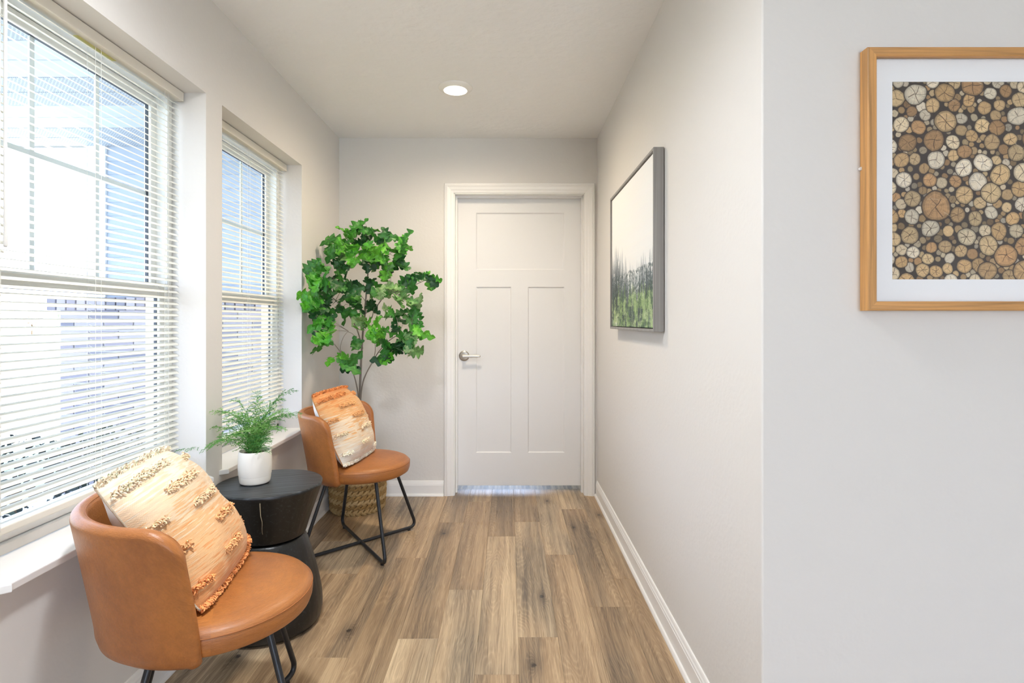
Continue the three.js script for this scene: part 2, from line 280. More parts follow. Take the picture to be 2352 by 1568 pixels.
function makeWindow(k, z0, z1, label, blindLabel) {
  const w = structGroup(`window_${k}`, label), XF = -1.285;          // room face of the vinyl frame
  { // stool with chamfered horns
    const nose = XL + 0.025, e = 0.024, s = new THREE.Shape([[-XF, -z1 + 0], [-XL, -z1], [-XL, -z1 - e], [-nose - 0.004, -z1 - e + 0.022], [-nose, -z1 - e + 0.026], [-nose, -z0 + e - 0.026], [-nose - 0.004, -z0 + e - 0.022], [-XL, -z0 + e], [-XL, -z0], [-XF, -z0]].map(([a, b]) => new THREE.Vector2(-a, b)));
    const g = new THREE.ExtrudeGeometry(s, { depth: 0.014, bevelEnabled: true, bevelThickness: 0.003, bevelSize: 0.003, bevelOffset: -0.003, bevelSegments: 2 }); g.rotateX(-Math.PI / 2); g.translate(0, SILL - 0.017, 0);
    part('window_stool', g, trimPaint, w);
  }
  const bar = (x0, x1, y0, y1, za, zb) => box(x0, x1, y0, y1, za, zb, 0.003);
  const fr = [bar(XF - 0.085, XF, SILL, HEAD, z0, z0 + 0.028), bar(XF - 0.085, XF, SILL, HEAD, z1 - 0.028, z1), bar(XF - 0.085, XF, HEAD - 0.03, HEAD, z0, z1), bar(XF - 0.085, XF, SILL, SILL + 0.028, z0, z1)];
  part('window_frame', merge(fr), vinyl, w);
  const sash = (xi, y0, y1, dz, rail, low) => {
    const a = z0 + dz, b = z1 - dz, sx = xi - 0.026, gx0 = a + 0.03, gx1 = b - 0.03;
    const f = part('sash', merge([bar(sx, xi, y0, y1, a, a + 0.032), bar(sx, xi, y0, y1, b - 0.032, b), bar(sx, xi, y1 - rail, y1, a + 0.03, b - 0.03), bar(sx, xi, y0, y0 + (low ? 0.05 : rail), a + 0.03, b - 0.03)]), vinyl, w);
    const yb = y0 + (low ? 0.048 : rail - 0.002), yt = y1 - rail + 0.002;
    part('pane', new THREE.PlaneGeometry(gx1 - gx0 + 0.004, yt - yb).rotateY(Math.PI / 2).translate(xi - 0.014, (yt + yb) / 2, (gx0 + gx1) / 2), glass, f);
    part('gasket', merge([box(xi - 0.02, xi - 0.010, yb - 0.004, yt + 0.004, gx0, gx0 + 0.005), box(xi - 0.02, xi - 0.010, yb - 0.004, yt + 0.004, gx1 - 0.005, gx1), box(xi - 0.02, xi - 0.010, yt - 0.003, yt + 0.002, gx0, gx1)]), spacer, f);
    return { f, gx0, gx1, yb, yt };
  };
  sash(XF - 0.012, SILL + 0.03, 1.318, 0.026, 0.042, true);
  const up = sash(XF - 0.044, 1.296, HEAD - 0.032, 0.026, 0.036, false);
  const gw = up.gx1 - up.gx0;
  for (let i = 1; i < 3; i++) part('grille_bar', box(XF - 0.066, XF - 0.06, up.yb, up.yt, up.gx0 + gw * i / 3 - 0.008, up.gx0 + gw * i / 3 + 0.008), grille, up.f);
  part('grille_bar', box(XF - 0.0655, XF - 0.0605, (up.yb + up.yt) / 2 - 0.008, (up.yb + up.yt) / 2 + 0.008, up.gx0, up.gx1), grille, up.f);

  // blind
  const XB = -1.262, zc = (z0 + z1) / 2, len = z1 - z0 - 0.014, b = thing('window_blind', blindLabel, 'blind', [XB, HEAD, zc], 0);
  part('headrail', box(-0.013, 0.026, -0.036, -0.0025, -len / 2, len / 2, 0.002), phys('#e9e4d8', 0.45), b);
  part('bottom_rail', box(-0.0125, 0.0125, 0.66 - HEAD, 0.681 - HEAD, -len / 2 + 0.004, len / 2 - 0.004, 0.004), slatPlastic, b);
  const sg = slatGeometry(len - 0.012), pitch = 0.0216, top = 2.012, n = Math.floor((top - 0.695) / pitch);
  reseed(k * 31);
  for (let i = 0; i <= n; i++) { const s = part('slat', sg, slatPlastic, b); s.position.set(0, top - i * pitch - HEAD, 0); s.rotation.z = -(28 + rr(-1, 1)) * RAD; s.rotation.x = rr(-1, 1) * 0.0006; }
  for (const f of [-0.43, 0.0, 0.43]) {                             // ladders: front and back cord, rungs, lift cord
    const z = f * len * 0.93, list = [];
    for (const x of [-0.0125, 0.0125]) for (const dz of [-0.012, 0.012]) if (dz > 0 || x > 0) list.push(new THREE.CylinderGeometry(0.0006, 0.0006, HEAD - 0.03 - 0.67, 5).translate(x, (0.67 - HEAD - 0.03) / 2, z + dz));
    for (let i = 0; i <= n; i++) list.push(new THREE.CylinderGeometry(0.0006, 0.0006, 0.03, 4).rotateZ(Math.PI / 2).rotateZ(-28 * RAD).rotateY(0.35).translate(0, top - i * pitch - HEAD + 0.003, z));
    part('ladder_cord', merge(list), cordWhite, b);
  }
  if (k === 1) {
    const wand = lathe([[0, 0], [0.003, 0.0005], [0.0046, 0.004], [0.0046, 0.03], [0.0038, 0.034], [0.0042, 0.84], [0, 0.842]], 10); wand.translate(0.021, 1.372 - HEAD, len / 2 - 0.1);
    part('tilt_wand', wand, phys('#e4e2e0', 0.35, {}), b, 'pale grey tilt wand');
    part('sticker', box(-0.01, 0.003, -0.0375, -0.0362, -0.09, 0.07), std('#e2d98c', 0.6), b, 'yellow warning sticker');
  }
  return w;
}
makeWindow(1, OPEN[0][0], OPEN[0][1], 'nearer double-hung window with a grille in its upper sash', 'white mini blind with the hanging wand, in the nearer and larger-looking window');
makeWindow(2, OPEN[1][0], OPEN[1][1], 'farther double-hung window beside the leafy tree', 'white mini blind in the farther window, behind the fern');

// ---------------------------------------------------------------- ceiling lights: one in the picture, two unseen, placed to light the hallway and facing wall
{
  const l = thing('ceiling_light', 'round white flush ceiling light, switched on', 'ceiling light', [-0.284, CEIL, -2.97]);
  part('trim_ring', lathe([[0.062, -0.0165], [0.066, -0.0175], [0.07, -0.0165], [0.085, -0.008], [0.0905, -0.004], [0.0915, -0.0005], [0.0915, 0]], 72), phys('#f3f1ec', 0.4), l);
  part('lens', lathe([[0, -0.0185], [0.03, -0.0182], [0.055, -0.0172], [0.063, -0.0165], [0.063, -0.006]], 64), std('#fff6e8', 0.5, { emissive: new THREE.Color(1, 0.9, 0.72), emissiveIntensity: 2.6 }), l, 'glowing lens');
  const lamp = (x, z, color, power) => { const s = new THREE.SpotLight(color, power, 0, 89.8 * RAD, 1); s.name = 'ceiling_light_lamp'; s.position.set(x, CEIL - 0.03, z); s.target.position.set(x, 0, z); s.castShadow = true; s.shadow.radius = 5; scene.add(s, s.target); };
  lamp(-0.284, -2.97, new THREE.Color(1, 0.82, 0.6), 2.9);
  const more = (x, z, label, power) => { const k = l.clone(); k.name = numbered('ceiling_light'); k.position.set(x, CEIL, z); k.userData = { ...l.userData, label }; scene.add(k); lamp(x, z, new THREE.Color(0.93, 0.965, 1.0), power); };
  more(-0.5, -1.1, 'unseen ceiling light above the near end of the hallway, lights its walls', 5.0);
  more(1.7, 1.1, 'unseen ceiling light behind the viewer, lights the facing wall', 1.3);
}

// ---------------------------------------------------------------- outside the windows: porch, house wing, planting, lawn
{
  const GY = -0.16;
  const lawnTex = texture(256, 256, (u, v) => { const n = fbm(u * 40, v * 40, 2, 4), m = fbm(u * 5, v * 5, 8, 3); return [150 + 36 * n + 18 * m, 162 + 40 * n + 12 * m, 128 + 30 * n]; });
  struct('ground', box(-120, 60, GY - 0.3, GY, -90, 40), std('#ffffff', 1, { map: rep(lawnTex, 60, 45) }), 'sunlit lawn beyond the porch');
  struct('path', box(-12.5, -5.4, GY, GY + 0.02, -60, 20), std('#d9d5cc', 0.9), 'pale concrete drive beyond the porch');
  struct('porch_floor', box(-5.0, XL - 0.2, GY, -0.04, -4.02, 2.5), std('#c3bfb8', 0.85), 'concrete porch floor');
  struct('added_bounce_slab', box(-2.2, 5.2, GY, -0.03, 4.82, 10), std('#d6d4d2', 0.9));  // unseen slab added to bounce neutral light in at the back
  // soffit of separate panels, every other pair vented
  const sof = structGroup('porch_ceiling', 'white vented vinyl porch soffit');
  const ventTex = texture(128, 128, (u, v) => { const a = (u * 16) % 1, b = (v * 8 + Math.floor(u * 16) * 0.5) % 1, h = (Math.abs(a - 0.5) < 0.2 && Math.abs(b - 0.5) < 0.34) ? 1 : 0; const c = 216 - 66 * h; return [c - 8, c - 2, c + 4]; });
  const ventM = std('#eef0f2', 0.6, { map: rep(ventTex, 6, 6) }), plainM = std('#ccd3da', 0.6);
  for (let i = 0; i < 26; i++) { const z = 0.9 - i * 0.19; part('soffit_panel', uvBox(box(-4.6, XL - 0.2, 2.46, 2.475, z - 0.182, z, 0.004)), i % 4 < 2 ? ventM : plainM, sof); }
  part('fascia', box(-4.72, -4.6, 2.3, 2.62, -4.2, 1.2), std('#eef0f0', 0.6), sof);
  part('porch_roof', box(-4.72, XL - 0.2, 2.5, 2.62, -4.2, 1.2), std('#8d8a86', 0.9), sof);
  // the wing of the house that closes the porch: brick below, lap siding above
  const wing = structGroup('wall_wing', 'house wing outside with brick base and pale siding');
  part('sheathing', box(-2.98, XL - 0.2, GY, 2.46, -6.2, -4.06), std('#9aa3b0', 0.9), wing);
  part('mortar', box(-3.20, XL - 0.2, GY, 1.27, -6.2, -3.968), std('#c9c6c4', 0.95), wing);
  reseed(55);
  const brickM = ['#bab4bc', '#aaa3ac', '#c4bbc0', '#9d99a4', '#beb7bd', '#908f9c'].map((c) => std(c, 0.9, { bumpMap: peel, bumpScale: 0.002 }));
  const full = new RoundedBoxGeometry(0.203, 0.0655, 0.05, 1, 0.004), half = new RoundedBoxGeometry(0.0965, 0.0655, 0.05, 1, 0.004), rowlock = new RoundedBoxGeometry(0.062, 0.092, 0.08, 1, 0.004);
  for (let r = 0; r < 19; r++) { let x = -3.20 + (r % 2 ? 0 : 0); const y = GY + 0.038 + r * 0.0755; let first = r % 2 === 1;
    while (x < -1.40) { const w = first ? 0.0965 : 0.203; const b = part('brick', first ? half : full, brickM[Math.floor(rand() * 6)], wing); b.position.set(x + w / 2, y, -3.985 + rr(-0.0015, 0.002) + 0.0); x += w + 0.0095; first = false; } }
  for (let i = 0; i < 27; i++) { const b = part('brick', rowlock, brickM[Math.floor(rand() * 6)], wing); b.position.set(-3.245 + i * 0.0705, 1.312, -3.975); }
  for (let i = 0; i < 11; i++) { const g = new THREE.BoxGeometry(1.52, 0.112, 0.014); g.rotateX(-0.09); part('siding_board', g, std(i % 3 ? '#b2bccb' : '#abb6c6', 0.7), wing).position.set(-2.16, 1.41 + i * 0.1, -4.045); }
  part('corner_board', box(-3.06, -2.92, 1.36, 2.46, -4.3, -4.02, 0.004), std('#f1f3f4', 0.6), wing);
  // low shrubs in the bed by the porch
  const leafy = [std('#34464a', 0.8), std('#3c5048', 0.8)];
  const shrub = (pos, r, h, m, name, label, cat, trunk) => {
    const t = thing(name, label, cat, pos), list = [], q = new THREE.Quaternion();
    const leaf = new THREE.CircleGeometry(1, 5); leaf.scale(0.5, 1, 1);
    const count = trunk ? 700 : 900, s = trunk ? r * 0.13 : 0.022;
    for (let i = 0; i < count; i++) { const a = rr(0, 6.283), c = rr(-0.9, 1), k = Math.cbrt(rr(0.25, 1)) * (0.85 + 0.3 * noise(a * 2, c * 3, 9)), sn = Math.sqrt(1 - c * c);
      q.setFromEuler(new THREE.Euler(rr(-1.5, 1.5), rr(0, 6.3), rr(-1.5, 1.5))); list.push(leaf.clone().applyMatrix4(new THREE.Matrix4().compose(V(Math.cos(a) * sn * r * k, h / 2 + (trunk || 0) + c * h / 2 * k, Math.sin(a) * sn * r * k), q, V(s, s, s)))); }
    const f = part('foliage', merge(list), m, t); f.userData.kind = 'stuff';
    part(trunk ? 'trunk' : 'stem', new THREE.CylinderGeometry(r * 0.05, r * 0.08, h * 0.5 + (trunk || 0), 7).translate(0, (h * 0.5 + (trunk || 0)) / 2, 0), std('#6a5644', 0.9), t);
  };
  const SL = ['clipped green shrub outside, nearest the camera of the porch row', 'clipped green shrub outside, second in the porch row', 'clipped green shrub outside, third in the porch row', 'clipped green shrub outside, last in the porch row before the brick'];
  for (let i = 0; i < 4; i++) shrub([-2.62 + 0.05 * (i % 2), -0.04, -1.75 - i * 0.6], 0.34, 0.56 + 0.04 * (i % 3), leafy[i % 2], 'shrub', SL[i], 'shrub');
  const TL = ['small tree with a reddish crown far beyond the lawn', 'small green tree far beyond the lawn, next to the reddish one', 'small green tree far beyond the lawn, nearest the brick pier'];
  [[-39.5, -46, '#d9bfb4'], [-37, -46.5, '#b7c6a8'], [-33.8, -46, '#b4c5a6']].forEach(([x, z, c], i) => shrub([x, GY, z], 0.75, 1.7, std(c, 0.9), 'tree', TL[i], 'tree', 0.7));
}

// ---------------------------------------------------------------- tan leather shell chairs
const hide = texture(512, 512, (u, v) => { const a = fbm(u * 5, v * 5, 21, 4), b = fbm(u * 38, v * 38, 22, 3), c = noise(u * 160, v * 160, 23); const k = 1 + 0.13 * a + 0.06 * b + 0.03 * c; return [165 * k, 103 * k + 3 * a, 52 * k]; });
const hideBump = grey(512, 512, (u, v) => { const w = Math.abs(fbm(u * 70, v * 70, 31, 3)); return clamp(0.75 - 1.2 * w + 0.25 * fbm(u * 9, v * 9, 32, 3)); });
const leather = phys('#ffffff', 0.43, { map: rep(hide, 2, 2), bumpMap: rep(hideBump, 2.2, 2.2), bumpScale: 0.0006, clearcoat: 0.22, clearcoatRoughness: 0.32, specularIntensity: 0.8 });
const stitchM = std('#9c5e2e', 0.6);
const blackSteel = phys('#24262a', 0.42, { metalness: 0.35, clearcoat: 0.2, clearcoatRoughness: 0.4 });
const rubber = std('#17181a', 0.8);
function makeChair(label, pos, turn) {
  const t = thing('lounge_chair', label, 'chair', pos, turn, 'tan leather shell chairs');
  // seat: round domed cushion with a piping line
  const R = 0.25, seat = lathe([[0, 0.3825], [0.19, 0.3825], [0.228, 0.386], [0.242, 0.395], [0.2475, 0.41], [0.249, 0.424], [0.2485, 0.434], [0.2455, 0.4435], [0.238, 0.4515], [0.222, 0.4585], [0.19, 0.463], [0.13, 0.466], [0.06, 0.467], [0, 0.467]], 96);
  part('seat', seat, leather, t);
  part('seam', new THREE.TorusGeometry(0.2475, 0.0016, 6, 120).rotateX(Math.PI / 2).translate(0, 0.4395, 0), stitchM, t);
  // shell: padded back that wraps the rear half; swept ring of cross-sections
  const yB = 0.374, yT = 0.728, rc = 0.085, th = 0.036, N = 72, amax = (y) => lerp(86, 80, smooth(0.38, 0.74, y)) * RAD;
  const outer = (y) => { const k = clamp((y - yB) / 0.06); return y < yB + 0.06 ? lerp(0.244, 0.2765, Math.sqrt(1 - (1 - k) * (1 - k))) : 0.2765 + 0.05 * Math.pow((y - yB - 0.06) / 0.29, 1.05); };
  const section = (s) => {                                          // s: -1..1 along the wrap -> loop of [side radius, y, radius]
    const edge = (1 - Math.abs(s)) * 0.30 * 1.35;                   // distance from the free edge, metres
    const top = edge < rc ? yT - rc + Math.sqrt(Math.max(0, rc * rc - (rc - edge) * (rc - edge))) : yT;
    const bot = edge < 0.03 ? yB + 0.012 * (1 - edge / 0.03) : yB;
    const end = edge < 0.018 ? Math.sqrt(Math.max(0, 1 - Math.pow(1 - edge / 0.018, 2))) : 1, hth = th / 2 * end, loop = [];
    const mid = (y) => outer(y) - th / 2, rim = Math.max(hth, 0.0004);
    const K = 16; for (let i = 0; i <= K; i++) { const y = lerp(bot, top - rim, i / K); loop.push([mid(y) + hth, y]); }
    for (let i = 1; i < 8; i++) { const a = i / 8 * Math.PI; loop.push([mid(top - rim) + Math.cos(a) * hth, top - rim + Math.sin(a) * rim]); }
    for (let i = 0; i <= K; i++) { const y = lerp(top - rim, bot, i / K); loop.push([mid(y) - hth, y]); }
    return loop;
  };
  const S = []; for (let i = 0; i <= N; i++) { const q = i / N * 2 - 1; S.push(Math.sign(q) * (1 - Math.pow(1 - Math.abs(q), 1.6))); }
  const loops = S.map(section), n = loops[0].length, pos2 = [], uv = [], idx = [];
  S.forEach((s, i) => { for (let j = 0; j <= n; j++) { const [r, y] = loops[i][j % n], a = Math.PI - s * amax(y); pos2.push(Math.cos(a) * r, y, Math.sin(a) * r); uv.push(s * 0.45 + 0.5, j / n * 0.8); } });
  for (let i = 0; i < N; i++) for (let j = 0; j < n; j++) { const a = i * (n + 1) + j, b = a + 1, c = a + n + 1, d = c + 1; idx.push(a, b, c, b, d, c); }
  const g = new THREE.BufferGeometry(); g.setAttribute('position', new THREE.Float32BufferAttribute(pos2, 3)); g.setAttribute('uv', new THREE.Float32BufferAttribute(uv, 2)); g.setIndex(idx); g.computeVertexNormals();
  { // close the shading seam along the bottom loop
    const nn = g.attributes.normal; for (let i = 0; i <= N; i++) { const a = i * (n + 1), b = a + n; const x = nn.getX(a) + nn.getX(b), y = nn.getY(a) + nn.getY(b), z = nn.getZ(a) + nn.getZ(b), l = Math.hypot(x, y, z) || 1; nn.setXYZ(a, x / l, y / l, z / l); nn.setXYZ(b, x / l, y / l, z / l); } }
  const back = part('backrest', g, leather, t);
  const rim = []; for (let i = 0; i <= 60; i++) { const s = (i / 60 * 2 - 1) * 0.985, L = section(s), q = L[16 + 6], a = Math.PI - s * amax(q[1]); rim.push(V(Math.cos(a) * q[0], q[1], Math.sin(a) * q[0])); }
  part('piping', tube(rim, 0.0017, 160, 6), stitchM, back);
  // two crossed sled loops
  for (const m of [1, -1]) {
    const y = 0.0145, p = [V(0.125, 0.388, -0.145 * m), V(0.218, y, -0.262 * m), V(-0.222, y, 0.25 * m), V(-0.13, 0.388, 0.14 * m)];
    const leg = part('sled_leg', bentTube(p, [0.05, 0.05], 0.0088, 150, 12), blackSteel, t);
    for (const [a, b] of [[1, 2], [2, 1]]) { const q = p[a].clone().lerp(p[b], 0.07); part('foot_glide', new THREE.CylinderGeometry(0.0075, 0.0085, 0.012, 14).translate(q.x, 0.006, q.z), rubber, leg); }
  }
  part('mounting_plate', new RoundedBoxGeometry(0.3, 0.006, 0.3, 2, 0.002).translate(0, 0.3805, 0), blackSteel, t);
  return t;
}
makeChair('tan leather shell chair in the foreground, in front of the black side table', [-0.806, 0, -1.54], 24 * RAD);
makeChair('tan leather shell chair between the black side table and the leafy tree', [-0.777, 0, -2.955], -6.5 * RAD);

// ---------------------------------------------------------------- fringed ombre cushions
function makeCushion(label, inv, size, pos, quat, seed) {
  reseed(seed);
  const t = thing('cushion', label, 'cushion', pos); t.quaternion.copy(quat);
  const W = size[0] / 2, H = size[1] / 2, T = 0.096;
  const at = (u, v, side, lift = 0) => {                            // u, v in -1..1; side 1 front
    const e = Math.pow(Math.max(0, 1 - Math.abs(u) ** 2.3), 0.6) * Math.pow(Math.max(0, 1 - Math.abs(v) ** 2.3), 0.6), cr = 1 - 0.075 * u * u * v * v, pin = cr - 0.045 * (1 - u * u) * v * v, pin2 = cr - 0.045 * (1 - v * v) * u * u;
    const wr = (0.011 * noise(u * 2.1 + seed, v * 2.1, 5) + 0.004 * noise(u * 5 + v * 2, v * 4, seed)) * Math.sqrt(e);
    return V(u * W * pin2, v * H * pin - 0.012 * (1 - v) * e, side * (T * e * (side < 0 ? 0.75 : 1) + wr + lift));
  };
  const pal = inv ? [[241, 232, 218], [238, 218, 191], [234, 182, 128], [228, 154, 92]] : [[229, 158, 100], [234, 184, 134], [239, 210, 176], [242, 229, 209]];
  const ombre = (v, k = 0) => { const x = clamp(v + k) * 3, i = Math.min(2, Math.floor(x)), f = smooth(0.32, 0.68, x - i); return [0, 1, 2].map((c) => lerp(pal[i][c], pal[i + 1][c], f)); };
  const weave = texture(768, 768, (u, v) => {                       // slub weave: threads run along the cushion, dyed in bands
    const slub = fbm(u * 16, v * 120, seed + 3, 3), mid = 1 - Math.abs(2 * v - 1), k = (0.22 + 0.34 * mid) * fbm(u * 9, v * 110, seed + 3, 3) + 0.16 * fbm(u * 5, v * 9, seed + 5, 3), c = ombre(v, k), th = 0.5 + 0.5 * Math.sin(v * 880), tu = 0.5 + 0.5 * Math.sin(u * 700 + (Math.floor(v * 140) % 2) * 3.14);
    const s = 0.95 + 0.05 * th * tu + 0.05 * slub; return c.map((a) => a * s);
  });
  const weaveBump = grey(768, 768, (u, v) => clamp(0.4 + 0.4 * (0.5 + 0.5 * Math.sin(v * 880)) * (0.5 + 0.5 * Math.sin(u * 700 + (Math.floor(v * 140) % 2) * 3.14)) + 0.35 * fbm(u * 16, v * 120, seed + 3, 2)));
  const face = phys('#ffffff', 0.92, { map: weave, bumpMap: weaveBump, bumpScale: 0.0016, sheen: 0.4, sheenColor: new THREE.Color(0.9, 0.8, 0.7), sheenRoughness: 0.7 });
  part('front_panel', grid(56, 56, (u, v) => at(u * 2 - 1, v * 2 - 1, 1)), face, t);
  part('back_panel', grid(40, 40, (u, v) => at(u * 2 - 1, v * 2 - 1, -1), true), phys('#efeeea', 0.9), t, 'plain white cotton back');
  // fringe rows of looped yarn
  const rows = [[-0.98, 0.98, -0.985, 1.1], [-0.98, 0.98, 0.985, 1.1], [-0.96, 0.10, 0.76, 1.1], [0.46, 0.96, 0.70, 1], [-0.56, 0.12, 0.45, 1], [-0.32, 0.30, 0.14, 1], [-0.16, 0.46, -0.19, 1], [-0.34, 0.14, -0.56, 1], [0.6, 0.97, -0.84, 1],
    [0.90, 0.985, 0.34, 0.9], [0.90, 0.985, 0.02, 1.2], [0.88, 0.985, -0.28, 1.2], [0.9, 0.985, -0.55, 1.1], [-0.97, -0.78, 0.2, 1], [-0.97, -0.72, -0.2, 1], [-0.96, -0.7, -0.7, 1]];
const yarn = new THREE.TubeGeometry(new THREE.CatmullRomCurve3([V(0, 0, -0.003), V(0.0008, -0.0005, 0.0055), V(0.0022, -0.0035, 0.0095), V(0.003, -0.0075, 0.0105)]), 4, 0.00185, 4, false);
  const fuzz = [std('#ffffff', 0.95, { vertexColors: true })], lin = new THREE.Color();
  for (const [u0, u1, v, s] of rows) {
    const list = [], nY = Math.round((u1 - u0) * W / 0.0046) * 7;
    for (let i = 0; i < nY; i++) {
      const u = clamp(lerp(u0, u1, (i + rand()) / nY), -0.985, 0.985), vv = clamp(v + rr(-0.03, 0.03), -0.985, 0.985), p = at(u, vv, 1), px = at(Math.min(0.99, u + 0.02), vv, 1).sub(at(Math.max(-0.99, u - 0.02), vv, 1)).normalize(), py = at(u, Math.min(0.99, vv + 0.02), 1).sub(at(u, Math.max(-0.99, vv - 0.02), 1)).normalize(), nz = px.clone().cross(py).normalize();
      const edge = Math.abs(v) > 0.95 ? Math.sign(v) : 0; if (edge) nz.lerp(V(0, edge, 0), 0.55).normalize();
      const m = new THREE.Matrix4().makeBasis(px, nz.clone().cross(px).normalize(), nz).setPosition(p).multiply(M4([0, 0, -0.001], [rr(-0.8, 0.5), rr(-0.6, 0.6), rr(-1.8, 1.8)], [s * rr(0.8, 1.2), s * rr(0.7, 1.2), s * rr(0.6, 1.15)]));
      const y = moved(yarn, m), c = ombre((v + 1) / 2, inv ? -0.02 : -0.03), q = rr(0.95, 1.18), col = new Float32Array(y.attributes.position.count * 3);
      lin.setRGB(clamp(c[0] * q / 255), clamp(c[1] * q * 0.98 / 255), clamp(c[2] * q * 0.96 / 255), THREE.SRGBColorSpace);
      for (let k = 0; k < col.length; k += 3) { col[k] = lin.r; col[k + 1] = lin.g; col[k + 2] = lin.b; }
      y.setAttribute('color', new THREE.BufferAttribute(col, 3)); list.push(y);
    }
    part('fringe', merge(list), fuzz[0], t);
  }
  const pp = []; for (let i = 0; i < 160; i++) { const a = i / 160 * 4, k = Math.floor(a), f = (a - k) * 2 - 1; pp.push(k === 0 ? at(f, -1, 1) : k === 1 ? at(1, f, 1) : k === 2 ? at(-f, 1, 1) : at(-1, -f, 1)); }
  part('edge_seam', new THREE.TubeGeometry(new THREE.CatmullRomCurve3(pp, true), 260, 0.0028, 6, true), face, t);
  return t;
}
function cushionPose(bottomNear, bottomFar, topMid) {                // world points of the lower edge and the middle of the upper edge
  const b = bottomNear.clone().add(bottomFar).multiplyScalar(0.5), x = bottomFar.clone().sub(bottomNear).normalize(), y0 = topMid.clone().sub(b), y = y0.clone().addScaledVector(x, -y0.dot(x)).normalize(), z = x.clone().cross(y);
  return { mid: b.add(topMid).multiplyScalar(0.5), q: new THREE.Quaternion().setFromRotationMatrix(new THREE.Matrix4().makeBasis(x, y, z)) };
}
{
  const a = cushionPose(V(-0.765, 0.485, -1.365), V(-0.835, 0.485, -1.755), V(-1.02, 0.785, -1.53));
  makeCushion('fringed cushion shading from cream at its top to orange below, on the foreground chair', false, [0.44, 0.42], a.mid.toArray(), a.q, 3);
  const b = cushionPose(V(-0.81, 0.485, -2.735), V(-0.755, 0.485, -3.12), V(-0.945, 0.812, -2.92));
  makeCushion('fringed cushion shading from orange at its top to white below, on the farther chair', true, [0.43, 0.40], b.mid.toArray(), b.q, 8);
}

// ---------------------------------------------------------------- black hourglass side table
{
  const t = thing('side_table', 'round black hourglass-shaped wooden side table between the two chairs', 'side table', [-0.945, 0, -2.196]);
  const topTex = texture(512, 512, (u, v) => { const y = v + 0.012 * fbm(u * 2, v * 6, 3, 3), s = fbm(u * 3, y * 60, 4, 4), l = Math.pow(1 - Math.abs(2 * ((y * 13 + 0.7 * fbm(u * 1.2, y * 7, 5, 3)) % 1) - 1), 3), k = 46 + 34 * s + 20 * l; return [k * 0.93, k * 1.0, k * 1.06]; });
  const bodyTex = texture(512, 512, (u, v) => { const s = fbm(u * 60, v * 5, 14, 4), sp = smooth(0.55, 0.75, noise(u * 190, v * 90, 15)), k = 16 + 10 * s + 26 * sp; return [k * 0.95, k * 1.04, k * 1.1]; });
  const bodyBump = grey(512, 512, (u, v) => clamp(0.5 + 0.5 * fbm(u * 60, v * 7, 14, 4)));
  const body = phys('#ffffff', 0.36, { map: bodyTex, bumpMap: bodyBump, bumpScale: 0.0014, clearcoat: 0.12, clearcoatRoughness: 0.3 });
  const topM = phys('#ffffff', 0.42, { map: rep(topTex, 1, 1), bumpMap: rep(bodyBump, 0.12, 6), bumpScale: 0.0006 });
  part('upper_drum', lathe([[0.06, 0.349], [0.12, 0.35], [0.1335, 0.352], [0.1365, 0.356], [0.15, 0.40], [0.168, 0.452], [0.185, 0.50], [0.1975, 0.536], [0.1992, 0.541], [0.1985, 0.545]], 128), body, t);
  const tg = lathe([[0.1985, 0.545], [0.1983, 0.549], [0.1955, 0.552], [0.12, 0.5525], [0, 0.5525]], 128);
  { const p = tg.attributes.position, uv = tg.attributes.uv; for (let i = 0; i < p.count; i++) { const x = p.getX(i), z = p.getZ(i), c = Math.cos(0.35), s = Math.sin(0.35); uv.setXY(i, (x * c - z * s) / 0.42 + 0.5, (x * s + z * c) / 0.42 + 0.5); } }
  part('table_top', tg, topM, t, 'round top with brushed wood grain');
  part('lower_base', lathe([[0, 0.004], [0.17, 0.004], [0.185, 0.008], [0.1945, 0.022], [0.1985, 0.045], [0.199, 0.07], [0.196, 0.11], [0.187, 0.16], [0.173, 0.22], [0.158, 0.275], [0.144, 0.32], [0.136, 0.338], [0.129, 0.345], [0.118, 0.349], [0.06, 0.349]], 128), body, t);
  // a pale split in the drum, following the cone
  const cr = []; for (let i = 0; i <= 10; i++) { const y = lerp(0.402, 0.532, i / 10), r = lerp(0.1508, 0.1962, (y - 0.402) / 0.132) + 0.0004, a = 76 * RAD + 0.012 * noise(i * 0.7, 2, 3); cr.push(V(Math.cos(a) * r, y, Math.sin(a) * r)); }
  part('split', taper(cr, 0.0005, 0.0017, 20, 5), std('#b9ac92', 0.8), t, 'thin pale split in the wood');
}
